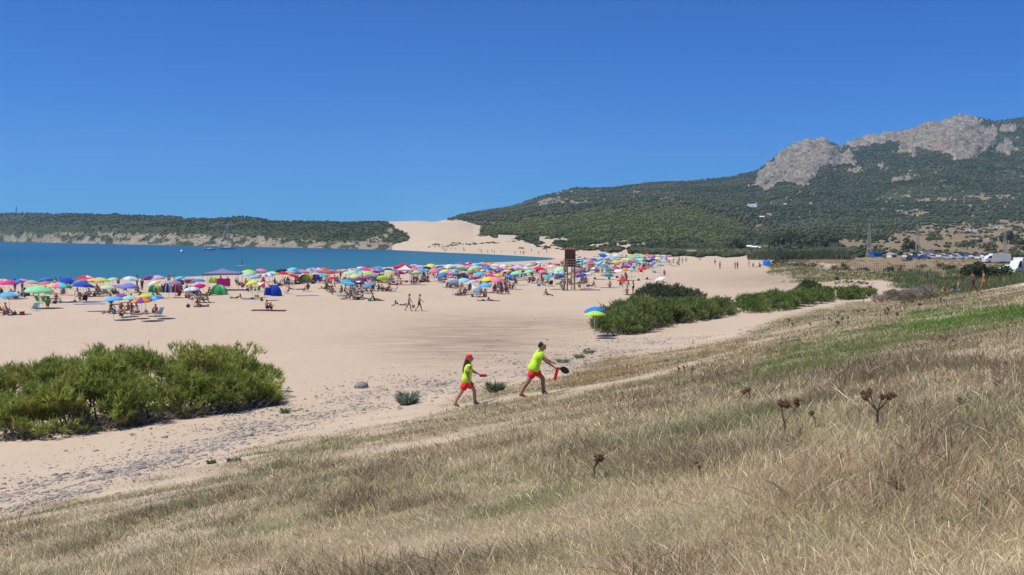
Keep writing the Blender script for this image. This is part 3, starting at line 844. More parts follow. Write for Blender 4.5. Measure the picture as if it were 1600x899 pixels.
# ------------------------------------------------------------------ leafy bushes and trees further off
def leaf_crown(lobes, n, size, colA, colB, O):
    LC = np.array([l[:3] for l in lobes]); LR = np.array([l[3] for l in lobes])
    li = rng.choice(len(LC), n, p=LR ** 2 / (LR ** 2).sum())
    d = unit(rng.normal(size=(n, 3)) + np.array((0, 0, 0.25)))
    p = LC[li] + d * (LR[li] * (0.55 + 0.5 * rng.random(n) ** 0.6))[:, None] * np.array((1, 1, 0.85))
    nrm = unit(d + rng.normal(0, 0.5, (n, 3)))
    s = unit(np.cross(nrm, rng.normal(size=(n, 3)))); t = np.cross(nrm, s)
    sz = (size * rng.uniform(0.5, 1.3, n))[:, None]
    v = np.stack([p - s * sz, p - t * sz * 0.6, p + s * sz, p + t * sz * 0.6], 1).reshape(-1, 3) - O
    q = np.arange(n * 4).reshape(n, 4)
    c = mix(colA, colB, np.clip(rng.random(len(LC))[li][:, None] * 0.6 + rng.random((n, 1)) * 0.4, 0, 1)) * rng.uniform(0.75, 1.25, (n, 1))
    return v, q, np.repeat(c, 4, 0)

def bush(name, label, cat, px, base_py, wpx, hpx, colA, colB, n=500, group=None, trunk=False, y=None, flat=0.8):
    if y is None:
        x, y, z = ground_hit(px, base_py, 20, 2500)
    else:
        x = float(x_at(px, base_py, y)); z = gz(x, y)
    ww = wpx * y / F; hh = hpx * y / F
    root = empty(name, (x, y, z)); tag(root, label, cat, group)
    lobes = []
    k = max(7, int(ww / hh * 6))
    for i in range(k):
        u = random.uniform(-0.5, 0.5); v_ = random.uniform(-0.35, 0.35)
        e = math.sqrt(max(0.05, 1 - (2 * u) ** 2))
        r = hh * random.uniform(0.22, 0.34)
        bot = hh * (0.10 if trunk else 0.03)
        zz = z + bot + r * 0.8 + random.random() * max(0.0, (hh - bot) * e * 1.0 - 1.8 * r)
        lobes.append((x + u * (ww - r), y + v_ * ww * 0.7, zz, r))
    O = np.array((x, y, z))
    v, q, c = leaf_crown(lobes, n, max(0.10, min(ww, hh) * 0.085), colA, colB, O)
    crown = link('crown' if trunk else 'foliage', np_mesh('crown', v, [q], LEAF, c), root)
    mb = MB()
    if trunk:
        mb.path([(0, 0, -0.1), (random.uniform(-.05, .05) * hh, 0, hh * 0.3), (random.uniform(-.1, .1) * hh, 0, hh * 0.65)], [hh * 0.035, hh * 0.028, hh * 0.012], 6)
        for i in range(5):
            l = random.choice(lobes)
            mb.path([(0, 0, hh * 0.28), (l[0] - x, l[1] - y, l[2] - z)], [hh * 0.018, hh * 0.006], 5)
        mb.build('trunk', BARK_DARK, root)
    else:
        for i in range(7):
            l = random.choice(lobes)
            mb.path([(random.uniform(-.1, .1) * ww, 0, -0.05), ((l[0] - x) * .6, (l[1] - y) * .6, (l[2] - z) * .5), (l[0] - x, l[1] - y, l[2] - z)], [hh * 0.02, hh * 0.014, hh * 0.006], 4)
        mb.build('stem', BARK_DARK, root)
    return root
GA, GB = (0.055, 0.085, 0.03), (0.13, 0.17, 0.06)
DA, DB = (0.065, 0.085, 0.034), (0.14, 0.16, 0.065)
# bushes along the back of the beach
for (bx_, by_, bw, bh, lab) in [
    (1224,415,28,10,'dune bush right of the blue beach shelter'), (1213,413,15,10,'tall narrow dune bush touching the blue beach shelter'),
    (1250,417,22,8,'small low dune bush on pale sand, left of the largest dune bush'), (1273,419,26,9,'flat dune bush on a sandy ledge just left of the largest dune bush'),
    (1315,422,32,13,'largest rounded dark bush on the pale dune by the fence'), (1348,424,22,8,'low bush on the dune below the fence posts'),
    (1402,426,40,14,'ragged bush at the near end of the post fence'), (1330,445,60,8,'flat grey green mat of dune plants by the sandy track'),
    (1425,442,60,11,'dull olive bush in the meadow behind the dry brush'), (1490,440,58,12,'grey olive bush behind the kneeling person in red'),
    (1418,409,16,8,'small round bush in front of the parked cars')]:
    c1, c2 = (GA, (0.095, 0.125, 0.045)) if by_ < 430 else ((0.065, 0.07, 0.04), (0.16, 0.15, 0.085))
    bush('dune_bush', lab, 'bush', bx_, by_, bw, bh, c1, c2, 420, 'bushes on the dunes behind the beach')
for (bx_, by_, bw, bh, n_, lab) in [
    (1545,434,82,32,1500,'large dark bush in front of the white vans'), (1462,420,62,12,600,'bright green low bush in the meadow by the cars'), (1500,424,64,14,600,'spreading green bush beside the large dark one')]:
    bush('meadow_bush', lab, 'bush', bx_, by_, bw, bh, (0.035, 0.055, 0.022) if 'dark' in lab else (0.06, 0.095, 0.025), (0.09, 0.115, 0.045) if 'dark' in lab else (0.12, 0.17, 0.045), n_, 'bushes in the meadow')
# trees at the foot of the mountain
for (bx_, by_, bw, bh, Y_, lab) in [
    (1235,393,54,34,620,'broad grey green tree right of the white beach house'), (1276,392,34,24,640,'dark round tree right of the broad grey green one'),
    (1150,396,30,22,560,'black green tree left of the white beach house'), (1300,390,30,18,700,'low dark tree nearest the reed bed end'),
    (1420,398,22,22,520,'light green tree beside the middle pylon'), (1432,399,10,14,500,'small dark tree at the foot of the middle pylon'),
    (1545,399,30,16,560,'spreading olive tree above the car park'), (1578,376,26,26,680,'dark tree behind the stone ruins'), (1590,390,24,16,640,'round tree at the right edge below the ruins'),
    (1512,396,66,18,560,'wide bank of dark trees behind the car park'), (1463,380,26,14,740,'dark tree on the dry field beside the long hedge'), (1594,400,30,12,520,'dense low tree at the right edge behind the vans'),
    (1360,395,36,12,600,'scrubby tree at the foot of the left pylon'), (1500,366,30,7,900,'flat dark tree on the upper dry field'), (1450,368,36,6,860,'long dark hedge like tree on the dry field'), (1590,355,14,8,1000,'lone tree at the top of the dry field')]:
    bush('field_tree', lab, 'tree', bx_, by_, bw, bh, DA if 'light' not in lab else (0.06, 0.09, 0.03), DB, 520, 'trees at the foot of the mountain', trunk=True, y=Y_)

# cane brake between the trees and the beach
def cane():
    n = 5200
    px = rng.uniform(1168, 1335, n); v_ = rng.random(n)
    y = 330 + 60 * v_
    x = (px - 800) / F * y; z = height(x, y)
    L = rng.uniform(1.8, 3.4, n) * (0.8 + 0.3 * fbm(x / 8, y / 8, 111, 2)) * np.interp(px, [1168, 1200, 1320, 1335], [0.5, 1, 1, 0.4])
    d = unit(rng.normal(0, 0.18, (n, 3)) + np.array((0.05, 0, 1)))
    col = mix((0.075, 0.095, 0.042), (0.19, 0.20, 0.10), rng.random((n, 1)) ** 1.4)
    v, q, t, c = blades(np.stack([x, y, z], -1), d, L, rng.uniform(0.2, 0.45, n), rng.normal(0, 0.3, (n, 3)), col)
    tag(link('cane_brake', np_mesh('cane_brake', v, [q, t], LEAF, c)), 'grey green cane growing in a dense band behind the beach', kind='stuff')
cane()

# ------------------------------------------------------------------ woods on the hills, read as one mass
def ico(sub):
    bm = bmesh.new(); bmesh.ops.create_icosphere(bm, subdivisions=sub, radius=1.0)
    v = np.array([p.co[:] for p in bm.verts]); f = np.array([[q.index for q in p.verts] for p in bm.faces]); bm.free()
    return v, f

def woods(name, label, N, yr, sub, radius, keepf, colA, colB, squash, seed):
    r_ = np.random.default_rng(seed)
    ppx = r_.uniform(-120, 1720, N); y = np.exp(r_.uniform(math.log(yr[0]), math.log(yr[1]), N)); x = (ppx - 800) / F * y
    z = height(x, y)
    px, py, rock, sand, olive, tan, fieldm, rf = masks(x, y, z)
    k = keepf(px, py, y, z, rock, sand, olive, tan, r_, x)
    x, y, z, px, py, olive = x[k], y[k], z[k], px[k], py[k], olive[k]
    n = len(x)
    bv, bf = ico(sub)
    R = radius(y, r_, n, px, olive)
    jit = 1 + r_.uniform(-0.28, 0.28, (n, len(bv), 1))
    V = bv[None] * jit * R[:, None, None] * np.stack([r_.uniform(0.8, 1.25, n), r_.uniform(0.8, 1.25, n), r_.uniform(0.75, 1.25, n) * squash], -1)[:, None, :]
    V = V + np.stack([x, y, z + R * squash * 0.55], -1)[:, None, :]
    Fc = bf[None] + (np.arange(n) * len(bv))[:, None, None]
    big = fbm(x / 90, y / 120, seed, 3)[:, None]
    c = mix(colA, colB, np.clip(0.45 + 1.0 * big + 0.5 * fbm(x / 28, y / 45, seed + 9, 3)[:, None] + r_.normal(0, 0.22, (n, 1)), 0, 1)) * r_.uniform(0.62, 1.32, (n, 1))
    c = np.where(olive[:, None] > 0, mix((0.075, 0.095, 0.030), (0.145, 0.150, 0.052), np.clip(0.5 + 0.9 * big + r_.normal(0, 0.15, (n, 1)), 0, 1)), c)
    me = np_mesh(name, V.reshape(-1, 3), [Fc.reshape(-1, 3)], WOODLAND, np.repeat(c, len(bv), 0))
    tag(link(name, me), label, kind='stuff')

HG, HB = (0.042, 0.060, 0.028), (0.115, 0.115, 0.058)
woods('headland_scrub', 'low green scrub covering the rocky headland', 60000, (640, 2500), 1, lambda y, r, n, px, o: np.maximum(0.8, 0.00085 * y) * r.uniform(0.5, 1.4, n),
      lambda px, py, y, z, rock, sand, ol, tan, r, x: (px < 640) & (z > 2.5) & (sand < .5) & ((rock < .5) | (r.random(len(px)) < 0.34)), HG, HB, 0.7, 301)
woods('pine_wood', 'dense green pine wood on the hill behind the beach', 70000, (335, 1600), 1, lambda y, r, n, px, o: np.where(o > 0, np.maximum(0.8, 0.00098 * y), np.maximum(1.0, 0.00155 * y)) * r.uniform(0.5, 1.5, n),
      lambda px, py, y, z, rock, sand, ol, tan, r, x: (px > 720) & ((z > 0.2) | (px > 990)) & (py < 402.5) & (sand < .5) & ((tan < .5) | (r.random(len(px)) < 0.16 + 0.4 * (fbm(x / 20, y / 30, 8, 2) > 0.3))) & (r.random(len(px)) < np.where((px > 1200), np.where(y < 800, 0.10, 0.6) + 0.7 * fbm(x / 25, y / 25, 7, 2), 1.0)), HG, HB, 0.72, 302)
woods('mountain_forest', 'dark forest covering the slopes of the rocky mountain', 130000, (1400, 3450), 1, lambda y, r, n, px, o: np.maximum(1.4, 0.00088 * y) * r.uniform(0.5, 1.4, n),
      lambda px, py, y, z, rock, sand, ol, tan, r, x: (px > 650) & (z > 8) & (sand < .5) & ((rock < .5) | (r.random(len(px)) < 0.13)) & ((tan < .5) | (r.random(len(px)) < 0.10)) & (r.random(len(px)) < 0.66 + 1.0 * fbm(x / 60, y / 60, 9, 3)), HG, HB, 0.95, 303)

# small plants dotted over the far sand
def dune_plants():
    n0 = 5000
    ppx = rng.uniform(560, 1180, n0); y = np.exp(rng.uniform(math.log(330), math.log(900), n0)); x = (ppx - 800) / F * y; z = height(x, y)
    px, py, rock, sand, ol, tan, fm, rf = masks(x, y, z)
    k = (sand > .5) & (z > 0.6) & (fbm(x / 22, y / 30, 121, 3) > 0.27) & ((py > 376) | (px > 830))& ~((px < 960) & (py > 393) & (px > 700))
    x, y, z = x[k], y[k], z[k]; n = len(x)
    bv, bf = ico(1); R = rng.uniform(0.35, 1.1, n)
    V = bv[None] * (1 + rng.uniform(-.3, .3, (n, len(bv), 1))) * R[:, None, None] * np.array((1.5, 1.3, .6)) + np.stack([x, y, z + R * 0.2], -1)[:, None, :]
    c = mix((0.06, 0.07, 0.035), (0.17, 0.155, 0.085), rng.random((n, 1)))
    tag(link('dune_plants', np_mesh('dune_plants', V.reshape(-1, 3), [(bf[None] + (np.arange(n) * len(bv))[:, None, None]).reshape(-1, 3)], WOODLAND, np.repeat(c, len(bv), 0))), 'small dark plants dotted over the far dunes', kind='stuff')
dune_plants()
import re
# ================================================================== PEOPLE (one continuous skinned surface per pose)
def skin_mesh(name, pts, edges, rads, mats, cls, sub=1, smooth_sh=True):
    """pts: joints; edges; rads (rx, ry); cls(face centre, nearest edge, t) -> material slot"""
    me = bpy.data.meshes.new(name + '_rig'); me.from_pydata([tuple(p) for p in pts], edges, [])
    rads = [r * 1.28 if isinstance(r, (int, float)) else (r[0] * 1.28, r[1] * 1.28) for r in rads]
    ob = bpy.data.objects.new(name + '_rig', me); COL.objects.link(ob)
    md = ob.modifiers.new('Skin', 'SKIN'); md.use_smooth_shade = smooth_sh; md.branch_smoothing = 0.4
    if not me.skin_vertices:
        bpy.context.view_layer.objects.active = ob; ob.select_set(True)
        me.update()
    if me.skin_vertices:
        for i, r in enumerate(rads):
            s = me.skin_vertices[0].data[i]
            s.radius = (r, r) if isinstance(r, (int, float)) else r
            s.use_root = (i == 0)
    ss = ob.modifiers.new('Sub', 'SUBSURF'); ss.levels = sub; ss.render_levels = sub
    dg = bpy.context.evaluated_depsgraph_get(); dg.update()
    res = bpy.data.meshes.new_from_object(ob.evaluated_get(dg))
    res.name = name
    bpy.data.objects.remove(ob); bpy.data.meshes.remove(me)
    res.materials.clear()
    for m in mats: res.materials.append(m)
    A = np.array([pts[e[0]] for e in edges], float); B = np.array([pts[e[1]] for e in edges], float); D = B - A
    n = len(res.polygons); cen = np.empty(n * 3, np.float32); res.polygons.foreach_get('center', cen); cen = cen.reshape(-1, 3)
    t = np.clip(((cen[:, None] - A[None]) * D[None]).sum(-1) / ((D * D).sum(-1)[None] + 1e-9), 0, 1)
    dist = np.linalg.norm(cen[:, None] - (A[None] + D[None] * t[..., None]), axis=-1)
    e = dist.argmin(1)
    res.polygons.foreach_set('material_index', np.array([cls(cen[i], int(e[i]), float(t[i, e[i]])) for i in range(n)], np.int32))
    res.polygons.foreach_set('use_smooth', np.ones(n, bool))
    res.update()
    return res

def rot2(a): return np.array((math.sin(a), 0, -math.cos(a)))

def joints(lean=0.05, th=(0.15, -0.15), sh=(0.0, -0.3), ua=(0.2, -0.2), fa=(0.35, 0.0), head=0.0, lie=False, splay=0.0, armout=0.10):
    """a figure that faces +X; angles in radians from straight down, positive forward. Returns joints and the edge list."""
    P = []; E = []
    def ad(p, par=None):
        P.append(np.array(p, float)); i = len(P) - 1
        if par is not None: E.append((par, i))
        return i
    up = np.array((math.sin(lean), 0, math.cos(lean))); fw = np.array((math.cos(lean), 0, -math.sin(lean)))
    pel = ad((0, 0, 0)); wa = ad(up * 0.20, pel); ch = ad(up * 0.40, wa); nb = ad(up * 0.53, ch)
    ha = lean * 0.35 + head; hu = np.array((math.sin(ha), 0, math.cos(ha)))
    hb = ad(P[nb] + hu * 0.09 + fw * 0.015, nb); hm = ad(P[hb] + hu * 0.10 + fw * 0.02, hb); ht = ad(P[hm] + hu * 0.085 - fw * 0.005, hm)
    info = dict(pel=pel, wa=wa, ch=ch, nb=nb, hb=hb, hm=hm, ht=ht, legs=[], arms=[])
    for k, s in enumerate((1, -1)):
        hj = ad((0, 0.095 * s, -0.04), pel); kn = ad(P[hj] + rot2(th[k]) * 0.43 + np.array((0, splay * s, 0)), hj)
        an = ad(P[kn] + rot2(sh[k]) * 0.42, kn)
        fd = np.array((math.cos(sh[k] * 0.5), 0, math.sin(sh[k] * 0.5))) if not lie else np.array((0.3, 0, 1))
        to = ad(P[an] + fd * 0.17 + np.array((0, 0, -0.045 if not lie else 0)), an)
        info['legs'].append((hj, kn, an, to))
        sj = ad(P[ch] + up * 0.08 + np.array((0, 0.175 * s, 0)), ch); el = ad(P[sj] + rot2(ua[k]) * 0.28 + np.array((0, armout * s, 0)), sj)
        wr = ad(P[el] + rot2(fa[k]) * 0.25, el); hd = ad(P[wr] + rot2(fa[k]) * 0.15, wr)
        info['arms'].append((sj, el, wr, hd))
    return P, E, info

def radii(P, info, w=1.0, female=False):
    R = [0.05] * len(P)
    R[info['pel']] = (0.145 * w, 0.11 * w); R[info['wa']] = (0.125 * w * (0.9 if female else 1), 0.095 * w); R[info['ch']] = (0.155 * w, 0.115 * w)
    R[info['nb']] = (0.062, 0.058); R[info['hb']] = 0.07; R[info['hm']] = 0.105; R[info['ht']] = 0.075
    for hj, kn, an, to in info['legs']:
        R[hj] = 0.088 * w; R[kn] = 0.058 * w; R[an] = 0.038; R[to] = 0.032
    for sj, el, wr, hd in info['arms']:
        R[sj] = 0.056 * w; R[el] = 0.042 * w; R[wr] = 0.03; R[hd] = 0.028
    return R

SKIN_T = [paint('tanned_skin', (0.31, 0.165, 0.10), 0.55, 0.06), paint('fair_skin', (0.45, 0.275, 0.19), 0.55, 0.06), paint('brown_skin', (0.19, 0.10, 0.06), 0.55, 0.06), paint('sunburnt_skin', (0.40, 0.20, 0.135), 0.55, 0.06)]
HAIR = [paint('dark_hair', (0.020, 0.014, 0.010), 0.6, 0.2), paint('brown_hair', (0.07, 0.04, 0.022), 0.6, 0.2), paint('fair_hair', (0.30, 0.20, 0.10), 0.6, 0.2)]
CLOTHS = {'red': (0.62, 0.03, 0.03), 'black': (0.02, 0.02, 0.022), 'white': (0.8, 0.8, 0.78), 'blue': (0.03, 0.10, 0.42), 'navy': (0.02, 0.03, 0.10), 'green': (0.05, 0.35, 0.10), 'pink': (0.75, 0.18, 0.35), 'grey': (0.28, 0.28, 0.30), 'orange': (0.75, 0.25, 0.05), 'teal': (0.03, 0.32, 0.36), 'brown': (0.10, 0.05, 0.04)}
PCOL = {'tanned_skin': (0.40, 0.215, 0.135), 'fair_skin': (0.56, 0.345, 0.245), 'brown_skin': (0.24, 0.125, 0.075), 'sunburnt_skin': (0.50, 0.26, 0.18), 'dark_hair': (0.020, 0.014, 0.010), 'brown_hair': (0.07, 0.04, 0.022), 'fair_hair': (0.30, 0.20, 0.10)}
PCOL.update({'swimwear_' + k_: v_ for k_, v_ in CLOTHS.items()})
def cloth(n): return paint('swimwear_' + n, CLOTHS[n], 0.75, 0.12, 9)

def body_mesh(name, grounded='feet', w=1.0, female=False, long_bottom=True, **kw):
    P, E, info = joints(**kw)
    P = [p.copy() for p in P]
    R = radii(P, info, w, female)
    def cls(c, e, t):
        a, b = E[e]
        if b in (info['ht'],) or a == info['ht']: return 1
        if b == info['hm']: return 1 if (c[0] < P[info['hm']][0] - 0.015 * math.cos(0)) else 0
        if a == info['pel'] and b == info['wa']: return 3 if t < 0.45 else 2
        if a == info['pel']: return 3
        for hj, kn, an, to in info['legs']:
            if a == hj and b == kn: return 3 if t < (0.55 if long_bottom else 0.18) else 0
        if b == info['ch'] or a == info['wa']: return 2
        if b == info['nb']: return 2 if t < 0.35 else 0
        return 0
    me = skin_mesh(name, P, E, R, [SKIN_T[0], HAIR[0], SKIN_T[0], cloth('navy')], cls)
    zs = np.empty(len(me.vertices) * 3, np.float32); me.vertices.foreach_get('co', zs); zs = zs.reshape(-1, 3)
    zs[:, 2] -= zs[:, 2].min(); zs[:, 0] -= zs[:, 0].mean() * (0 if grounded == 'feet' else 1)
    me.vertices.foreach_set('co', zs.ravel()); me.update()
    return me

pi = math.pi
POSES = {
 'standing': [body_mesh('person', lean=0.0, th=(0.06, -0.06), sh=(0.02, -0.08), ua=(0.1, -0.05), fa=(0.2, 0.1)),
              body_mesh('person', lean=0.06, th=(0.12, -0.02), sh=(-0.1, -0.05), ua=(0.4, -0.5), fa=(1.6, 0.7), w=1.08),
              body_mesh('person', lean=0.0, th=(0.05, -0.05), sh=(0.0, -0.05), ua=(0.1, 0.6), fa=(0.3, 2.2), w=0.9, female=True, long_bottom=False)],
 'walking': [body_mesh('person', lean=0.10, th=(0.45, -0.30), sh=(0.12, -0.72), ua=(-0.4, 0.45), fa=(-0.1, 0.9)),
             body_mesh('person', lean=0.06, th=(-0.35, 0.38), sh=(-0.65, 0.08), ua=(0.35, -0.35), fa=(0.7, 0.0), w=0.92, female=True, long_bottom=False)],
 'sitting': [body_mesh('person', 'seat', lean=0.15, th=(1.95, 2.05), sh=(-0.55, -0.5), ua=(0.7, 0.8), fa=(1.4, 1.5)),
             body_mesh('person', 'seat', lean=-0.35, th=(1.6, 1.75), sh=(1.3, 0.9), ua=(-0.5, -0.6), fa=(-0.2, -0.3), w=0.95, female=True, long_bottom=False),
             body_mesh('person', 'seat', lean=0.35, th=(1.5, 1.6), sh=(-0.9, -0.8), ua=(0.6, 0.5), fa=(1.0, 1.2), splay=0.22)],
 'lying': [body_mesh('person', 'seat', lean=-1.50, th=(1.55, 1.6), sh=(1.55, 1.35), ua=(-1.5, -1.45), fa=(-1.4, -1.5), lie=True, head=0.1),
           body_mesh('person', 'seat', lean=1.15, th=(-1.5, -1.55), sh=(-1.6, -1.9), ua=(0.2, 0.3), fa=(1.3, 1.4), head=-0.9, w=0.94, female=True, long_bottom=False)],
 'seated in a chair': [body_mesh('person', 'seat', lean=-0.30, th=(1.45, 1.5), sh=(0.25, 0.1), ua=(0.3, 0.2), fa=(1.2, 1.3)),],
 'bending': [body_mesh('person', lean=1.0, th=(0.25, 0.05), sh=(-0.15, -0.2), ua=(0.5, 0.3), fa=(0.6, 0.4))],
}
class Labels:
    def __init__(self): self.items = {}
    def put(self, o, base, zone, px, cat, group, plural):
        self.items.setdefault((base, zone), []).append((px, o, cat, group, plural))
    def finish(self):
        words = ['leftmost', 'second from left', 'third from left', 'fourth from left', 'fifth from left', 'sixth from left', 'seventh from left', 'eighth from left', 'ninth from left']
        for (base, zone), l in self.items.items():
            l.sort(key=lambda q: q[0])
            for i, (px, o, cat, group, plural) in enumerate(l):
                lab = base + ' ' + zone
                if len(lab.split()) > 16: lab = lab.replace('seated in a chair', 'in chair')
                if len(l) > 1 and len(l) <= 9:
                    lab += ', ' + words[i] + ' of these'
                    if len(lab.split()) > 16: lab = base + ' ' + zone + ', ' + words[i]
                    if len(lab.split()) > 16: lab = base.replace('lying on the sand', '').replace('low folding ', '').replace('  ', ' ') + ' ' + zone + ', ' + words[i]
                    if len(lab.split()) > 16: lab = ' '.join((base.replace('seated in a chair', 'in chair') + ' ' + zone + ', ' + words[i]).split())
                    if len(lab.split()) > 16: lab = re.sub(r' top and \w+ shorts', ' top', lab)
                g_ = group
                if len(l) > 9 : g_ = plural + ' ' + zone
                tag(o, lab, cat, g_)
LAB = Labels()
def zone_of(px, y):
    if y > 215 and px > 893: return 'far beyond the tower'
    for lim, s in ((100, 'at the left end of the crowd'), (236, 'left of the striped tent'), (322, 'between striped tent and grey gazebo'), (420, 'near the grey gazebo'), (520, 'right of the blue dome tent'),
                   (612, 'left of the white gazebo'), (690, 'near the white gazebo'), (800, 'behind the tilted floral parasol'), (880, 'just left of the wooden tower'), (965, 'just right of the wooden tower'), (1062, 'behind the rounded thicket')):
        if px < lim: return s
    return 'on the far sand by the dune bushes'

def person(px, x, y, pose, rz, scale=0.94, k=None, skin=None, hair=None, top=None, bottom=None, label=None, z=None, zone=None, dz=0.0):
    me = POSES[pose][k if k is not None else random.randrange(len(POSES[pose]))]
    o = link('person', me, None, (x, y, (gz(x, y) if z is None else z) - 0.01 + dz))
    o.rotation_euler = (0, 0, rz); o.scale = (scale,) * 3
    sk = SKIN_T[skin if skin is not None else random.choice([0, 0, 1, 2, 3])]
    bt = bottom or random.choice(list(CLOTHS))
    tp = top if top is not None else random.choice([None, None, None, bt, 'white', 'black', 'red'])
    for i, m in enumerate((sk, HAIR[hair if hair is not None else random.choice([0, 0, 1, 2])], sk if tp in (None, 'bare') else cloth(tp), cloth(bt))):
        o.material_slots[i].link = 'OBJECT'; o.material_slots[i].material = m
    o['px'] = px
    if label: tag(o, label, 'person', 'people on the beach'); o['keep'] = 1
    else: LAB.put(o, 'person %s in %s' % (pose, (bt + ' swimwear') if tp in (None, 'bare', bt) else tp + ' top and ' + bt + ' shorts'), zone or zone_of(px, y), px, 'person', 'people on the beach', 'beachgoers')
    return o

# ================================================================== PARASOLS
CC = {'magenta': (0.72, 0.03, 0.28), 'pink': (0.82, 0.22, 0.38), 'coral': (0.80, 0.16, 0.10), 'red': (0.66, 0.02, 0.03), 'crimson': (0.50, 0.02, 0.10), 'royal blue': (0.02, 0.07, 0.55), 'azure': (0.02, 0.24, 0.72),
      'sky blue': (0.12, 0.48, 0.80), 'light blue': (0.38, 0.62, 0.80), 'aqua': (0.16, 0.62, 0.70), 'teal': (0.02, 0.33, 0.38), 'turquoise': (0.04, 0.45, 0.55), 'mint green': (0.28, 0.78, 0.38), 'pale green': (0.50, 0.74, 0.42),
      'lime': (0.52, 0.78, 0.07), 'yellow': (0.85, 0.72, 0.07), 'golden': (0.85, 0.55, 0.08), 'orange': (0.85, 0.28, 0.03), 'peach': (0.82, 0.52, 0.30), 'white': (0.80, 0.80, 0.80), 'cream': (0.78, 0.70, 0.52), 'lilac': (0.55, 0.45, 0.72),
      'violet': (0.20, 0.12, 0.45), 'purple': (0.28, 0.06, 0.36), 'navy': (0.025, 0.04, 0.16), 'sage': (0.40, 0.48, 0.36), 'grey': (0.35, 0.36, 0.40), 'brown': (0.13, 0.09, 0.06), 'periwinkle': (0.20, 0.25, 0.65), 'mauve': (0.38, 0.20, 0.30), 'olive': (0.16, 0.18, 0.06), 'green': (0.05, 0.45, 0.13), 'steel blue': (0.16, 0.28, 0.45), 'maroon': (0.22, 0.03, 0.06)}
def fabric(c): return paint('fabric_' + c.replace(' ', '_'), CC[c], 0.8, 0.07, 5, transl=0.22)
POLE = paint('white_pole', (0.62, 0.62, 0.62), 0.4, 0.05)
STEEL = paint('grey_steel', (0.42, 0.43, 0.45), 0.4, 0.08, metal=0.5)
DARKM = paint('dark_steel', (0.05, 0.05, 0.055), 0.5, 0.1)

_CAN = {}
def canopy_mesh(cols, rings=False):
    key = (tuple(cols), rings)
    if key in _CAN: return _CAN[key]
    v = [(0, 0, 0.40)]; f = []; mi = []
    n = 16; prof = [(0.30, 0.365), (0.60, 0.265), (0.84, 0.135), (1.0, 0.0), (1.0, -0.055)]
    for j, (r, z) in enumerate(prof):
        for k in range(n):
            a = 2 * pi * k / n; odd = k % 2
            rr = r * (0.965 if odd else 1.0); zz = z - (0.03 * r if odd else 0)
            if j == 4: zz = z - (0.045 if odd else 0.0)
            v.append((rr * math.cos(a), rr * math.sin(a), zz))
    uniq = list(dict.fromkeys(cols))
    for k in range(n):
        f.append((0, 1 + k, 1 + (k + 1) % n)); mi.append(uniq.index(cols[0] if rings else cols[(k // 2) % len(cols)]))
    for j in range(len(prof) - 1):
        for k in range(n):
            a = 1 + j * n
            f.append((a + k, a + n + k, a + n + (k + 1) % n, a + (k + 1) % n)); mi.append(uniq.index(cols[(j + 1) % len(cols)] if rings else cols[(k // 2) % len(cols)]))
    me = bpy.data.meshes.new('canopy'); me.from_pydata(v, [], f)
    for c in uniq: me.materials.append(fabric(c))
    me.polygons.foreach_set('material_index', mi); me.polygons.foreach_set('use_smooth', [True] * len(f)); me.update()
    _CAN[key] = me
    return me
_pole = MB().tube((0, 0, -0.15), (0, 0, 2.22), 0.022, 0.018, 6).mesh('pole', POLE)
_hub = MB().lathe([(0.012, 0), (0.03, 0.02), (0.022, 0.06), (0.006, 0.12)], 6).mesh('finial', POLE)
UMBS = []
def parasol(px, cpy, wpx, cols, tilt=None, tdir=None, label=None, rings=False, ht=1.95, zone=None, desc=None, y=None):
    cols = cols if isinstance(cols, (list, tuple)) else [cols]
    tilt = (random.uniform(0.02, 0.38) if wpx < 24 else random.uniform(0.03, 0.12)) if tilt is None else tilt
    if y is None:
        y = (ZC - ht) * F / max(cpy - 370.0, 8)
        for _ in range(4):
            x = float(x_at(px, cpy, y)); g_ = gz(x, y)
            y = (ZC - ht - g_) * F / max(cpy - 370.0, 8)
    x = float(x_at(px, cpy, y)); g_ = gz(x, y)
    R = min(max(wpx * 0.5 * y / F, 0.8), 1.55)
    root = empty('parasol', (x, y, g_), random.uniform(0, 0.8))
    cn = link('canopy', canopy_mesh(cols, rings), root)
    td = random.uniform(0, 2 * pi) if tdir is None else tdir
    cn.scale = (R, R, R * 0.9); cn.location = (0, 0, ht - 0.12)
    cn.rotation_euler = (tilt * math.cos(td), tilt * math.sin(td), random.uniform(0, 0.4))
    p = link('pole', _pole, root); p.scale = (1, 1, (ht + 0.2) / 2.2)
    h = link('finial', _hub, cn); h.location = (0, 0, 0.395); h.scale = (1 / R, 1 / R, 1 / R)
    cname = desc or (cols[0] if len(cols) == 1 else ' and '.join(cols[:2]) + ' panelled' if not rings else ' and '.join(cols[:2]) + ' ringed')
    if label: tag(root, label, 'parasol', 'parasols on the beach')
    else: LAB.put(root, cname + ' parasol', zone or zone_of(px, y), px, 'parasol', 'parasols on the beach', cname + ' parasols')
    UMBS.append((px, x, y, R, cname))
    return x, y, g_

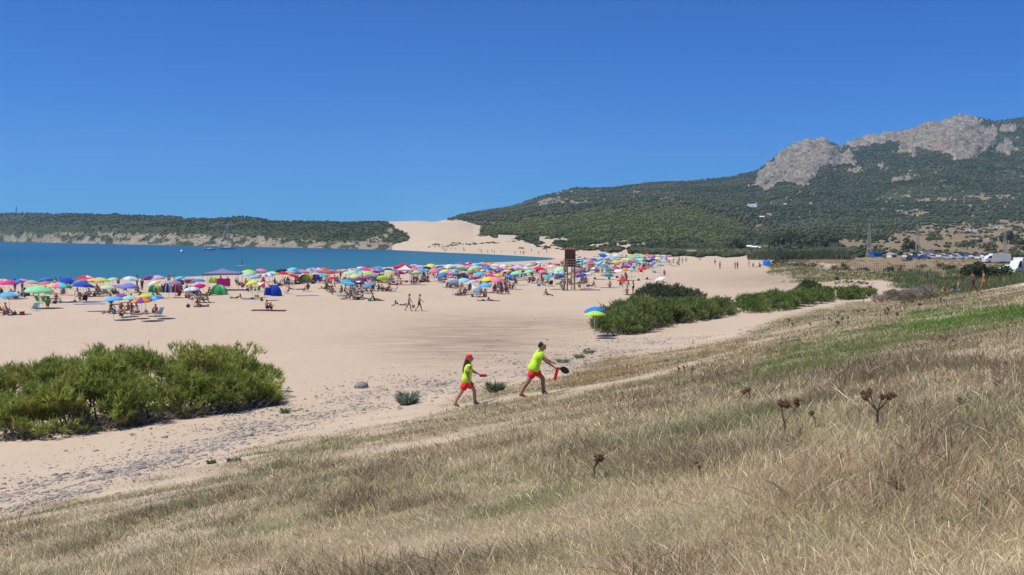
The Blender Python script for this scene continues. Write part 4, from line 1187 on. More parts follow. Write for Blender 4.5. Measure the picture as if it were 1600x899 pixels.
PA = lambda X, Y: (X / 5.3333, 400 + Y / 5.3333)
PB = lambda X, Y: (260 + X / 5.3333, 400 + Y / 5.3333)
PC = lambda X, Y: (480 + X / 5.3333, 390 + Y / 5.3333)
PD = lambda X, Y: (680 + X / 5.3333, 380 + Y / 5.3333)
PE = lambda X, Y: (880 + X / 5.3333, 370 + Y / 5.3333)
LISTS = [
 (PA, [(75,225,160,'magenta'),(215,207,90,'pink'),(265,214,120,'sage'),(370,224,105,'coral'),(380,195,120,'azure'),(325,285,240,'mint green'),(75,322,190,['sky blue','sky blue','light blue','sky blue']),
       (505,247,185,['yellow','pink','aqua','green']),(695,245,185,'royal blue'),(718,182,150,['red','red','white','pink']),(742,207,90,'yellow'),(835,190,80,'lilac'),(862,198,110,'lime'),(938,192,105,'pale green'),(900,258,130,'pale green'),
       (990,247,75,'lilac'),(1072,247,155,'periwinkle'),(1240,180,85,['crimson','royal blue']),(1310,178,135,'lilac'),(1285,222,120,['yellow','white','white']),(1405,218,110,['pink','aqua','golden','lime']),(1495,182,95,'aqua'),
       (1462,218,85,'mauve'),(1570,203,75,'mauve'),(945,356,170,'sky blue'),(990,338,95,'purple'),(1085,347,130,['mint green','light blue']),(1210,332,130,'lime'),(1290,348,110,['azure','sky blue']),(1180,364,180,['orange','purple']),
       (1090,187,135,['white','light blue'])]),
 (PB, [(212,272,130,['light blue','white']),(268,248,110,'magenta'),(205,203,90,'mauve'),(275,203,80,'azure'),(590,140,70,'aqua'),(690,132,130,'lime'),(680,152,120,'light blue'),(800,162,95,['red','red','white']),(858,150,112,['sky blue','white']),
       (745,175,85,'sky blue'),(715,215,112,['yellow','lime']),(820,234,115,['red','white']),(970,142,95,'red'),(1065,167,112,'red'),(1080,133,90,'azure'),(1150,131,90,'pink'),(1192,127,75,'sage'),(1300,115,120,'coral'),(1320,162,85,'turquoise'),
       (1380,185,92,'red'),(1400,126,85,'azure'),(1450,128,45,'orange'),(1495,127,82,'azure'),(1530,228,112,'sky blue')]),
 (PC, [(385,183,65,'cream'),(390,170,65,['orange','white']),(460,160,112,['white','aqua']),(465,187,92,'aqua'),(400,217,82,'pale green'),(530,167,65,['yellow','green']),(600,152,72,'aqua'),(585,174,65,'red'),(640,162,62,['green','white']),(720,180,85,'azure'),
       (925,152,72,['golden','cream']),(930,167,62,'peach'),(985,170,72,'aqua'),(1000,150,62,'navy'),(1060,174,82,'pink'),(1050,148,45,'mint green'),(1110,146,82,'royal blue'),(1160,148,92,['lime','white']),(1195,133,52,'white'),
       (1125,205,100,'azure'),(1195,207,82,'magenta'),(1220,192,82,'aqua'),(1280,162,85,'white'),(1380,136,52,'pink'),(1340,148,62,'lilac'),(1420,152,72,'peach'),(1490,152,72,'azure'),(1560,133,82,'white'),(1570,157,82,'mint green'),
       (1430,203,112,'sky blue'),(1540,207,82,'magenta'),(1592,210,85,'golden'),(500,231,122,'violet'),(560,213,92,'steel blue'),(630,232,112,'lime'),(345,281,92,'sky blue'),(330,260,62,'turquoise'),(400,272,55,'navy'),(450,277,72,['white','navy']),
       (520,287,102,'steel blue'),(440,243,70,'maroon'),(1215,257,82,'light blue'),(1300,254,112,'light blue'),(1385,237,82,'red'),(1500,242,92,'yellow'),(1580,247,62,'pink'),(1370,265,82,'light blue'),(1487,290,92,'sky blue')]),
 (PD, [(590,187,72,'magenta'),(635,185,62,'pink'),(700,187,72,'magenta'),(745,182,62,'lilac'),(800,177,72,'pink'),(822,167,42,'royal blue'),(860,164,42,'white'),(880,183,62,['brown','white']),(640,215,72,'crimson'),(600,228,82,'peach'),(700,207,82,'lilac'),
       (790,220,124,['white','lilac','white','white']),(680,247,112,'mint green'),(632,273,92,'azure'),(895,232,62,'pink'),(915,252,82,'brown'),(945,272,92,'turquoise'),(1000,243,102,['aqua','white']),(975,192,82,['white','pale green']),(970,167,62,'aqua'),
       (1060,242,82,'light blue'),(1040,277,82,'navy'),(1180,228,60,'teal'),(1185,238,62,'red'),(1225,233,82,'royal blue'),(1215,264,102,'royal blue'),(1275,257,82,'white'),(1265,152,72,'light blue'),(1320,152,62,'coral'),(1330,210,92,['white','violet']),
       (1400,167,142,['azure','light blue']),(1400,187,90,'steel blue'),(1480,162,70,'yellow'),(1500,202,72,'magenta'),(1530,227,82,'white'),(1580,217,62,'orange'),(1440,212,72,'teal'),(1445,262,82,'turquoise'),(1565,306,100,'red')]),
 (PE, [(570,270,72,'light blue'),(515,272,52,'orange'),(665,264,52,'red'),(750,222,62,'azure'),(810,238,52,'teal'),(905,185,62,'light blue'),(745,190,62,'navy'),(670,177,52,'crimson'),(600,167,62,'sky blue'),(590,207,72,'violet'),(625,217,52,'steel blue'),
       (510,184,72,'yellow'),(440,202,62,'lime'),(450,162,72,'light blue'),(330,152,82,'azure'),(560,217,62,'violet'),(520,247,92,'purple'),(330,187,72,'orange'),(200,202,62,'light blue'),(690,190,45,'azure'),(715,200,45,'navy')]),
]
for fn, L in LISTS:
    for X, Y, Wd, c in L:
        p_ = fn(X, Y); parasol(p_[0], p_[1], Wd / 5.3333, c)
parasol(*PC(1420, 322), 105 / 5.333, ['light blue', 'white', 'sage', 'white'], tilt=0.95, tdir=0.0, ht=1.15, label='pale blue floral parasol tilted right over to face the grass')
parasol(*PE(810, 348), 95 / 5.333, 'white', label='lone white parasol on open sand behind the thicket')
x_, y_, _ = parasol(*PD(1328, 552), 165 / 5.333, 'azure', label='azure parasol above a lime one, beside the rounded thicket', tilt=0.1, ht=2.05)
parasol(*PD(1330, 586), 165 / 5.333, 'lime', label='lime parasol below an azure one, beside the rounded thicket', tilt=0.1, ht=1.85)
# the dense middle of the crowd
pal = ['azure','sky blue','light blue','aqua','royal blue','white','pink','magenta','red','yellow','lime','pale green','mint green','orange','lilac','violet','navy','steel blue','coral','teal','peach','turquoise','golden']
def clear(px, py, lim=5.0):
    return all(abs(px - a) > lim or abs(py - b) > 2.2 for a, b in FILL)
FILL = []
def filler(n, a, b, c0, c1, wf):
    k = 0
    for _ in range(n * 8):
        if k >= n: break
        px = random.uniform(a, b); t = (px - a) / (b - a)
        lo, hi = c0[0] + (c0[1] - c0[0]) * t, c1[0] + (c1[1] - c1[0]) * t
        py = random.uniform(lo, hi)
        if not clear(px, py): continue
        FILL.append((px, py)); k += 1
        y = 5.55 * F / (py - 370)
        cl = random.choice(pal); cl2 = [cl, random.choice(pal)] if random.random() < 0.3 else cl
        parasol(px, py, 2.1 * F / y * random.uniform(0.85, 1.1), cl2, tilt=random.uniform(0, 0.35))
filler(26, 545, 690, (421, 413), (428, 425), 1)
filler(34, 690, 880, (412, 409), (424, 424), 1)
filler(46, 895, 1010, (397.5, 397), (416, 408), 1)
filler(12, 960, 1050, (398, 399.5), (406, 404), 1)
filler(12, 385, 560, (422, 419), (428, 426), 1)
filler(6, 0, 150, (438, 436), (444, 442), 1)

# ================================================================== GAZEBOS, TENTS, FURNITURE
def gazebo(px, cpy, wpx, hfoot, colr, label, ht=2.3, leg='dark'):
    y = (ZC - ht) * F / (cpy - 370.0); x = float(x_at(px, cpy, y)); g_ = gz(x, y)
    w = wpx * y / F / 2
    r = empty('gazebo', (x, y, g_), 0.15); tag(r, label, 'gazebo')
    mb = MB(); top = 0.75
    v = [(-w, -w, ht - .12), (w, -w, ht - .12), (w, w, ht - .12), (-w, w, ht - .12), (-w, -w, ht + .12), (w, -w, ht + .12), (w, w, ht + .12), (-w, w, ht + .12), (-w * .45, -w * .45, ht + .38), (w * .45, -w * .45, ht + .38), (w * .45, w * .45, ht + .38), (-w * .45, w * .45, ht + .38), (0, 0, ht + top)]
    f = []
    for k in range(4):
        n = (k + 1) % 4; f += [(k, n, 4 + n, 4 + k), (4 + k, 4 + n, 8 + n, 8 + k), (8 + k, 8 + n, 12)]
    mb.add(v, f); mb.build('roof', fabric(colr), r)
    m = POLE if leg == 'white' else STEEL
    for sx in (-1, 1):
        for sy in (-1, 1):
            MB().tube((sx * w * .97, sy * w * .97, -0.1), (sx * w * .97, sy * w * .97, ht), 0.03, 0.03, 6).build('leg', m, r)
    return x, y, g_, w
CC['dusty violet'] = (0.24, 0.23, 0.38)
gx, gy, ggz, gw = gazebo(*PB(470, 148), 290 / 5.333, 0, 'dusty violet', 'grey violet gazebo with peaked roof on slim legs among the parasols')
gazebo(*PC(795, 150), 150 / 5.333, 0, 'red', 'red peaked gazebo showing above the white gazebo')
gazebo(*PC(815, 172), 120 / 5.333, 0, 'white', 'white gazebo on slim white legs in front of the red one', leg='white')
# coloured side screen of the grey gazebo
r = tag(empty('wind_screen', (gx - gw * .3, gy + gw * 1.15, ggz)), 'pink cloth wind screen standing behind the grey gazebo', 'wind screen')
m_ = MB(); m_.box((0, 0, .95), (2.0, .03, 1.1)); m_.build('screen_cloth', fabric('magenta'), r)
for sx in (-1.0, 1.0): MB().tube((sx, 0, -.1), (sx, 0, 1.5), .02).build('post', POLE, r)

def dome_tent(px, bpy_, wpx, hpx, cols, label, open_dir=pi * 1.25):
    x, y, g_ = ground_hit(px, bpy_, 20, 400)
    W_ = wpx * y / F / 2; H_ = hpx * y / F
    r = empty('beach_tent', (x, y, g_), open_dir); tag(r, label, 'beach tent')
    n = 14; m = 6; v = []; f = []; mi = []
    for i in range(m + 1):
        ph = pi / 2 * i / m
        for k in range(n + 1):
            a = -pi * 0.72 + 2 * pi * 0.72 * k / n + pi
            rr = math.cos(ph) ** 0.8
            v.append((W_ * rr * math.cos(a) * (1 + 0.03 * (k % 2)), W_ * rr * math.sin(a) * .95, H_ * math.sin(ph)))
    for i in range(m):
        for k in range(n):
            a = i * (n + 1) + k
            f.append((a, a + 1, a + n + 2, a + n + 1)); mi.append((k // 2) % len(cols))
    me = bpy.data.meshes.new('shell'); me.from_pydata(v, [], f)
    for c in cols: me.materials.append(fabric(c))
    me.polygons.foreach_set('material_index', mi); me.polygons.foreach_set('use_smooth', [True] * len(f)); me.update()
    link('shell', me, r)
    MB().box((W_ * .25, 0, 0.02), (W_ * 1.3, W_ * 1.5, 0.02)).build('floor_mat', fabric('grey'), r)
    for s in (-1, 1): MB().path([(W_ * .55 * 1.0, s * W_ * .72, 0), (W_ * .3, s * W_ * .5, H_ * .75), (0, 0, H_ * 1.01)], [.014, .014, .014], 4).build('tent_pole', DARKM, r)
dome_tent(*PB(435, 322), 150 / 5.333, 82 / 5.333, ['green', 'mint green'], 'bright green dome tent with a trailing skirt on the open sand')
dome_tent(*PB(885, 332), 155 / 5.333, 92 / 5.333, ['royal blue'], 'royal blue dome tent with a pale inside')
dome_tent(*PA(1288, 305), 115 / 5.333, 62 / 5.333, ['green', 'yellow', 'teal'], 'green and yellow patterned tent left of the striped one')
dome_tent(*PA(1396, 306), 96 / 5.333, 82 / 5.333, ['navy', 'white'], 'navy and white striped beach tent')
dome_tent(*PA(1472, 306), 88 / 5.333, 76 / 5.333, ['maroon', 'mauve'], 'maroon tent right of the striped one')
dome_tent(*PB(1168, 222), 150 / 5.333, 70 / 5.333, ['olive', 'lime'], 'olive and lime half shelter beside the red parasol')
dome_tent(*PB(1245, 215), 95 / 5.333, 62 / 5.333, ['royal blue', 'navy'], 'blue shelter behind the olive and lime one')
dome_tent(*PA(1495, 240), 80 / 5.333, 45 / 5.333, ['navy'], 'navy shelter beneath the aqua parasol by the striped tent')
dome_tent(*PB(390, 225), 80 / 5.333, 50 / 5.333, ['lime'], 'lime shelter under the grey gazebo')
dome_tent(*PC(1300, 245), 100 / 5.333, 50 / 5.333, ['navy', 'steel blue'], 'navy shelter behind the light blue parasols')

CH_F = [fabric(c) for c in ('navy', 'teal', 'light blue', 'green', 'red', 'grey', 'white')]
CH_N = ['navy', 'teal', 'light blue', 'green', 'red', 'grey', 'white']
_seat = MB().box((0.0, 0, 0.27), (0.46, 0.5, 0.03)).mesh('seat', CH_F[0])
_back = MB().add([(-0.23, -.25, .28), (-0.23, .25, .28), (-0.50, .25, .86), (-0.50, -.25, .86), (-0.255, -.25, .27), (-0.255, .25, .27), (-0.525, .25, .85), (-0.525, -.25, .85)], [(0, 1, 2, 3), (7, 6, 5, 4), (0, 4, 5, 1), (1, 5, 6, 2), (2, 6, 7, 3), (3, 7, 4, 0)]).mesh('backrest', CH_F[0])
_legm = []
for s in (-1, 1):
    mb = MB(); mb.tube((.24, s * .27, 0), (-.22, s * .27, .30), .013).tube((-.30, s * .27, 0), (.22, s * .27, .30), .013).tube((-.26, s * .27, .30), (-.52, s * .27, .88), .013).tube((-.36, s * .27, .48), (.22, s * .27, .46), .013).tube((.22, s * .27, .46), (.22, s * .27, .28), .012)
    _legm.append(mb.mesh('side_frame', STEEL))
def chair(px, x, y, rz, c=None, label=None, zone=None):
    c = random.randrange(7) if c is None else c
    r = empty('beach_chair', (x, y, gz(x, y)), rz)
    for nm, me in (('seat', _seat), ('backrest', _back)):
        o = link(nm, me, r); o.material_slots[0].link = 'OBJECT'; o.material_slots[0].material = CH_F[c]
    for me in _legm: link('side_frame', me, r)
    if label: tag(r, label, 'chair', 'beach chairs')
    else: LAB.put(r, '%s low folding beach chair' % CH_N[c], zone or zone_of(px, y), px, 'chair', 'beach chairs', CH_N[c] + ' chairs')
    return r
def rounded(sx, sy, sz, mats, name, b=0.05):
    bm = bmesh.new(); bmesh.ops.create_cube(bm, size=1.0)
    for v in bm.verts: v.co = Vector((v.co.x * sx, v.co.y * sy, v.co.z * sz + sz / 2))
    bmesh.ops.bevel(bm, geom=bm.edges[:], offset=b, segments=2, affect='EDGES')
    me = bpy.data.meshes.new(name); bm.to_mesh(me); bm.free(); me.materials.append(mats); return me
_bagm = rounded(.5, .3, .34, fabric('navy'), 'bag_body', .09)
_bags = MB().path([(-.14, 0, .30), (-.10, 0, .48), (.10, 0, .48), (.14, 0, .30)], [.015] * 4, 5).mesh('strap', DARKM)
_coolb = rounded(.5, .32, .34, fabric('azure'), 'box_body', .03)
_cooll = rounded(.52, .34, .07, fabric('white'), 'lid', .02)
def bag(px, x, y, zone=None):
    c = random.choice(['navy', 'maroon', 'olive', 'grey', 'brown', 'teal'])
    r = empty('beach_bag', (x, y, gz(x, y)), random.uniform(0, 3))
    o = link('bag_body', _bagm, r); o.material_slots[0].link = 'OBJECT'; o.material_slots[0].material = fabric(c)
    link('strap', _bags, r)
    LAB.put(r, c + ' beach bag lying on the sand', zone or zone_of(px, y), px, 'bag', 'bags on the beach', c + ' bags')
def cooler(px, x, y, zone=None):
    c = random.choice(['azure', 'red', 'navy', 'green'])
    r = empty('cool_box', (x, y, gz(x, y)), random.uniform(0, 3))
    o = link('box_body', _coolb, r); o.material_slots[0].link = 'OBJECT'; o.material_slots[0].material = fabric(c)
    l = link('lid', _cooll, r); l.location = (0, 0, .34)
    LAB.put(r, c + ' cool box with white lid', zone or zone_of(px, y), px, 'cool box', 'cool boxes on the beach', c + ' cool boxes')
_tow = {}
def towel(px, x, y, rz, c, sx=1.7, sy=0.85, label=None):
    # a cloth that follows the sand, with a little rumple
    v = []; f = []
    for i in range(7):
        for j in range(5):
            a, b_ = (i / 6 - .5) * sx, (j / 4 - .5) * sy
            X = x + a * math.cos(rz) - b_ * math.sin(rz); Y = y + a * math.sin(rz) + b_ * math.cos(rz)
            v.append((X - x, Y - y, 0.03 + random.uniform(0, .03)))
    zz = height(np.array([q[0] + x for q in v]), np.array([q[1] + y for q in v])); g0 = gz(x, y)
    v = [(q[0], q[1], q[2] + float(h) - g0) for q, h in zip(v, zz)]
    for i in range(6):
        for j in range(4):
            k = i * 5 + j; f.append((k, k + 5, k + 6, k + 1))
    me = bpy.data.meshes.new('towel'); me.from_pydata(v, [], f); me.materials.append(fabric(c)); me.update()
    o = link('towel', me, None, (x, y, g0))
    if label: tag(o, label, 'towel', 'towels on the sand')
    else: LAB.put(o, c + ' towel spread flat', zone_of(px, y), px, 'towel', 'towels on the sand', c + ' towels')

# what lies and sits in the shade of each parasol
for i, (px, x, y, R, cn) in enumerate(list(UMBS)):
    if y < 95: continue
    if y > 260: cnt = 1 if random.random() < 0.6 else 0
    elif y > 170: cnt = random.choice([1, 1, 2])
    else: cnt = random.choice([1, 2, 3])
    for k in range(cnt):
        a = random.uniform(0, 2 * pi); d = random.uniform(0.3, R + 0.5)
        X, Y = x + 0.35 + d * math.cos(a), y - 0.2 + 0.8 * d * math.sin(a)
        q = random.random(); P_ = px + (X - x) * F / y
        if q < 0.50: person(P_, X, Y, 'sitting', random.uniform(0, 2 * pi))
        elif q < 0.60: person(P_, X, Y, 'lying', random.choice([0, pi]) + random.uniform(-.4, .4))
        elif q < 0.78:
            rz = random.uniform(0, 2 * pi); chair(P_, X, Y, rz)
            if random.random() < 0.5: person(P_, X - .05 * math.cos(rz), Y - .05 * math.sin(rz), 'seated in a chair', rz, dz=0.02)
        elif q < 0.90: bag(P_, X, Y)
        elif q < 0.95: cooler(P_, X, Y)
        else: towel(P_, X, Y, random.uniform(-.5, .5), random.choice(['navy', 'pink', 'aqua', 'white', 'orange']))

x_, y_, _ = ground_hit(926, 514, 15, 300); person(926, x_, y_, 'sitting', 2.4, k=0, skin=2, top='black', bottom='black', label='dark clad person sitting under the azure and lime parasols')
x_, y_, _ = ground_hit(934, 513, 15, 300); bag(934, x_, y_, 'under the azure and lime parasols')
def at_foot(px, py): return ground_hit(px, py, 15, 480)[:2]
def P2(px, py, pose, rz, h=None, **kw):
    x, y = at_foot(px, py)
    return person(px, x, y, pose, rz, scale=random.uniform(.95, 1.04) if h is None else h, **kw)
# bathers on their feet, traced one by one
for (px, py, rz, k, bt) in [(23.5,456,1.6,0,'blue'),(34.7,457,1.2,1,'navy'),(86,452,2.0,0,'teal'),(94,452,0.6,1,'grey'),(110,452,1.0,2,'red'),(185,450,2.8,0,'black'),(214,449,1.0,1,'blue'),(222,454,1.6,1,'black'),(264,447,1.5,0,'navy'),(272,447,0.5,2,'black'),
      (356,450,2.0,1,'black'),(345,448,1.2,0,'maroon' if False else 'brown'),(523,448.5,0.3,0,'grey'),(532,437,1.0,0,'black'),(576,436,2.0,0,'navy'),(846,441.5,1.5,2,'red'),(884,430,1.0,0,'black'),(750,434,1.0,2,'pink'),(668,432,2.2,0,'teal'),(700,429,0.4,1,'black'),(905,421,0.4,0,'navy'),(925,420,2.4,2,'red')]:
    P2(px, py, 'standing', rz, k=k, bottom=bt)
P2(639, 486.5, 'walking', 0.15, h=1.03, k=1, top='white', bottom='grey', label='walking woman in pale top and grey skirt carrying a bucket')
P2(655, 486.5, 'walking', 0.1, h=1.02, k=0, top='grey', bottom='black', label='walking man in grey vest and dark shorts, right of the woman')
P2(989, 458.5, 'standing', 0.5, k=0, top='white', bottom='black', label='person in white top standing right of the lone red parasol')
for px, py, t in [(1124.7,420.5,0),(1148.7,420.5,1),(1152.2,420.5,0),(1215.6,422,2),(1117,414,1),(1061,411.5,0),(1066,412.5,2),(1046,412,1),(1052,411,0),(1170,417,0)]:
    P2(px, py, 'standing', random.uniform(0, 6), bottom=random.choice(['black', 'navy', 'red']), k=t)
for px, py in [(1177,418),(1185,418),(1188,418),(1072,409),(1093,407)]: P2(px, py, 'sitting', random.uniform(0, 6), bottom='black')
# groups on the sand
for px, py, rz in [(519.5,460.5,-.4),(532,459,2.6),(541,459.5,.2),(550,460,2.8),(560,460,1.0),(571,459,2),(581,459,.6)]: P2(px, py, 'sitting', rz)
for px, py, rz in [(704,452,.3),(714,452,2.8),(722,452,0.5),(733,452,3.0),(780,450,.3),(787,451,2.6),(971,448.5,.4),(980,450,2.8),(776,450.5,.2)]: P2(px, py, 'sitting', rz)
P2(418.5, 485, 'sitting', 1.2, k=0, skin=3, bottom='black', label='bare backed person sitting on a dark towel, left of a child')
P2(424.5, 485, 'sitting', 1.0, k=0, h=0.75, bottom='navy', label='dark haired child sitting on a dark towel beside an adult')
x, y = at_foot(421, 485.3); towel(421, x, y - .25, 0.05, 'maroon', 3.4, 1.5, label='dark maroon towel under a seated adult and child')
P2(371, 467.5, 'lying', 0.1, k=1, bottom='black', label='sunbather lying in front of the green dome tent, head to the right')
P2(397, 467.5, 'lying', 3.2, k=0, bottom='navy', label='sunbather lying flat below the red and white parasol')
x, y = at_foot(391, 468); towel(391, x, y, 0, 'azure', 1.8, .9, label='azure towel between two sunbathers')
P2(623, 478.5, 'lying', 3.1, k=1, bottom='white', label='woman lying on the sand left of the walking couple')
P2(793, 453.5, 'lying', 3.3, k=0, label='person lying right of the seated group by the floral parasol')
P2(609, 456.5, 'sitting', 0.2, bottom='red', top='red', label='person in red sitting beside an aqua chair')
x, y = at_foot(616, 456.5); chair(616, x, y, 3.0, 2, label='pale aqua chair beside a person in red on open sand')
P2(478, 455.5, 'seated in a chair', 2.8, label='person in a chair right of the blue dome tent')
x, y = at_foot(478, 455.5); chair(478, x + .03, y, 2.8, 0, label='dark chair holding a person right of the blue dome tent')
P2(388, 456, 'sitting', .3, label='sitter facing right below the yellow and lime parasol')
x, y = at_foot(402, 456.5); chair(402, x, y, 2.6, 3, label='dark green chair left of the blue dome tent')
x, y = at_foot(447, 459.5); chair(447, x, y, 2.9, 5, label='grey chair touching the right side of the blue dome tent')
x, y = at_foot(53, 486); chair(53, x, y, 2.6, 2, label='pale blue chair standing alone on sand near the left edge')
for px, py in [(4,493),(14,493)]: x, y = at_foot(px, py); chair(px, x, y, .4); person(px, x, y, 'seated in a chair', .4, dz=.02)
for px, py in [(62,474),(72,475),(80,474)]: x, y = at_foot(px, py); chair(px, x, y, 1.2, 3); bag(px, x + 1.0, y)
for px, py, w_, c in [(100,471,2.6,'white'),(140,475.5,3.4,'azure'),(197,490,2.4,'turquoise'),(160,487,3,'navy'),(542,461,3.2,'aqua'),(480,462.5,3,'violet'),(596,455,2.0,'coral')]:
    x, y = at_foot(px, py); towel(px, x, y, .03, c, w_, .9)
for px, py in [(117,473),(170,491),(178,491),(205,490),(215,490),(228,491),(240,490),(150,455),(163,459),(195,457),(300,469),(312,468),(855,443),(848,442),(855.5,463)]:
    x, y = at_foot(px, py)
    (person(px, x, y, 'sitting', random.uniform(0, 6)) if random.random() < .55 else bag(px, x, y))
for px, py in [(125,471),(135,471),(175,490),(190,491),(200,491),(212,491),(222,492),(245,491),(296,468),(306,467)]:
    x, y = at_foot(px, py); person(px, x, y, random.choice(['sitting', 'lying', 'sitting']), random.uniform(0, 6))
x, y = at_foot(646, 486); 
r = tag(empty('bucket', (x, y, gz(x, y) + .28)), 'pale grey bucket carried between the walking pair', 'bucket'); MB().lathe([(.13, 0), (.18, .34), (.165, .34), (.12, .02)], 12).build('tub', paint('grey_plastic', (.5, .52, .56), .4), r); MB().path([(-.17, 0, .34), (-.1, 0, .5), (.1, 0, .5), (.17, 0, .34)], [.008] * 4, 4).build('handle', STEEL, r)
# strollers on the far shore of the bay and waders in the shallows
for i in range(24):
    px = random.uniform(690, 868); py = np.interp(px, [690, 740, 800, 850, 870], [393.6, 395.2, 397.6, 400.0, 401.8]) - abs(random.gauss(0, 2.4))
    x, y, _ = ground_hit(px, py, 300, 900); person(px, x, y, 'standing', random.uniform(0, 6), zone='strolling on the far shore of the bay')
for px, py in [(572,418.5),(577,418.8),(540,423),(760,411),(835,408.4),(700,414),(640,418)]:
    y = (ZC - SEA_Z) * F / (py - 370.0); x = float(x_at(px, py, y)); person(px, x, y, 'standing', random.uniform(0, 6), z=SEA_Z - .55, zone='wading in the shallows')
# the group on the crest of the slope at the right
P2(1520, 457.5, 'walking', 3.0, h=1.04, k=0, skin=2, hair=0, top='bare', bottom='navy', label='bare chested man in long dark shorts on the grassy crest')
P2(1537, 456.5, 'walking', 3.0, h=0.98, k=1, skin=0, hair=0, top='bare', bottom='orange', label='woman in a bikini walking behind the bare chested man')
P2(1490, 457.5, 'walking', 3.1, h=0.97, k=0, skin=2, hair=0, top='green', bottom='black', label='person in a bright green shirt bending over a cart')
P2(1497, 456, 'standing', 3.2, h=0.88, k=0, skin=1, hair=2, top='bare', bottom='green', label='bare backed child in green shorts behind the green shirt')
P2(1473, 459.5, 'sitting', 2.8, h=0.95, k=2, skin=1, hair=1, top='red', bottom='red', label='person in red crouching in the grass left of the green shirt')
P2(1330.5, 464, 'sitting', -1.6, h=1.0, k=0, skin=1, hair=2, top='white', bottom='red', label='person in a white top sitting at the edge of the long thicket')
P2(1307.5, 441, 'sitting', 1.0, h=1.1, k=2, skin=2, hair=0, top='black', bottom='black', label='dark clad person sitting on sand behind the long thicket')
P2(1322, 442, 'sitting', 2.0, h=0.8, k=1, label='small figure sitting just right of the dark clad person')
x, y, z = ground_hit(1491.5, 457.5, 20, 150)
r = tag(empty('beach_cart', (x, y - .35, z)), 'small cart with two fat grey wheels under the green shirted person', 'cart')
for s in (-.48, .48):
    MB().add(*(lambda m: (m.v, m.f))(MB().ball((s, 0, .27), (.27, .13, .27), 12, 8))).build('wheel', paint('grey_rubber', (.22, .23, .25), .6), r, smooth_sh=True)
mb = MB(); mb.tube((-.48, 0, .27), (.48, 0, .27), .02).tube((-.3, 0, .3), (-.3, .5, .55), .015).tube((.3, 0, .3), (.3, .5, .55), .015).box((0, .12, .42), (.7, .4, .03)); mb.build('frame', STEEL, r)
# past three hundred people: the smallest in view, far down the beach, stand as one crowd
ppl = [o for o in COL.objects if o.name.split('.')[0] == 'person' and 'keep' not in o]
ppl.sort(key=lambda o: -1.0 / o.location.y if o.location.z > -1 else -1)
far_p = ppl[262:]
V = []; FA = {3: [], 4: []}; CO = []; off = 0
for o in far_p:
    me = o.data; nv = len(me.vertices); co = np.empty(nv * 3, np.float32); me.vertices.foreach_get('co', co); co = co.reshape(-1, 3)
    M = np.array(Matrix.LocRotScale(o.location, o.rotation_euler, o.scale)); V.append(co @ M[:3, :3].T + M[:3, 3])
    cols_ = [{m.name: m for m in SKIN_T + HAIR}.get(s.material.name) for s in o.material_slots]
    rgb = [next((c for k_, c in PCOL.items() if k_ == s.material.name), (.3, .2, .15)) for s in o.material_slots]
    c = np.tile(np.array(rgb[0], np.float32), (nv, 1))
    for p in me.polygons:
        for q in p.vertices: c[q] = rgb[p.material_index]
        FA[len(p.vertices)].append([q + off for q in p.vertices])
    CO.append(c); off += nv
    for L_ in LAB.items.values():
        L_[:] = [t for t in L_ if t[1] is not o]
for o in far_p: bpy.data.objects.remove(o)
if V:
    me = np_mesh('distant_crowd', np.concatenate(V), [np.array(FA[k], int).reshape(-1, k) for k in (3, 4)], leafmat('crowd_material', 0.0), np.concatenate(CO), smooth_sh=True)
    tag(link('distant_crowd', me), 'bathers too small to tell apart far down the beach', kind='stuff')
for o in COL.objects:
    for k_ in ('px', 'keep'):
        if k_ in o: del o[k_]
LAB.items = {k_: v_ for k_, v_ in LAB.items.items() if v_}
LAB.finish()
# ================================================================== LIFEGUARD TOWER
x, y, z = ground_hit(890, 454, 60, 300)
S = y / F
X_ = lambda p: (p - 890) * S
Z_ = lambda p: (454 - p) * S
WOOD = paint('weathered_wood', (0.30, 0.22, 0.14), 0.8, 0.25, 3); WDARK = paint('reddish_wood', (0.17, 0.068, 0.048), 0.75, 0.2, 3); WPALE = paint('pale_rail_wood', (0.40, 0.29, 0.22), 0.8, 0.2, 3)
t = tag(empty('lifeguard_tower', (x, y, z)), 'wooden lifeguard tower with a dark red cabin on tall posts', 'lifeguard tower')
zd = Z_(417)
for px_, dy in ((881.6, -.75), (887, .75), (892.8, -.75), (897.6, .75), (881.6, .75), (897.6, -.75)):
    MB().tube((X_(px_), dy, -.3), (X_(px_), dy, zd), .085, .075, 8).build('post', WOOD, t)
MB().box((X_(889.6), 0, zd + .06), (X_(900) - X_(879), 1.9, .12)).build('deck', WOOD, t)
MB().box((X_(904.3), .2, zd + .05), (X_(910) - X_(900.2), 1.4, .10)).build('side_deck', WOOD, t)
mb = MB(); c0, c1 = X_(882.6), X_(898.8); mb.box(((c0 + c1) / 2, .15, (zd + .12 + Z_(390.5)) / 2), (c1 - c0, 1.35, Z_(390.5) - zd - .12))
for k in range(9):
    mb.box(((c0 + c1) / 2, -.535, zd + .35 + k * .23), (c1 - c0 + .01, .02, .015))
cab = mb.build('cabin', WDARK, t)
MB().box((c1 + .012, .15, zd + .95), (.03, .7, 1.5)).build('door', paint('brown_door', (.09, .04, .03), .7), cab)
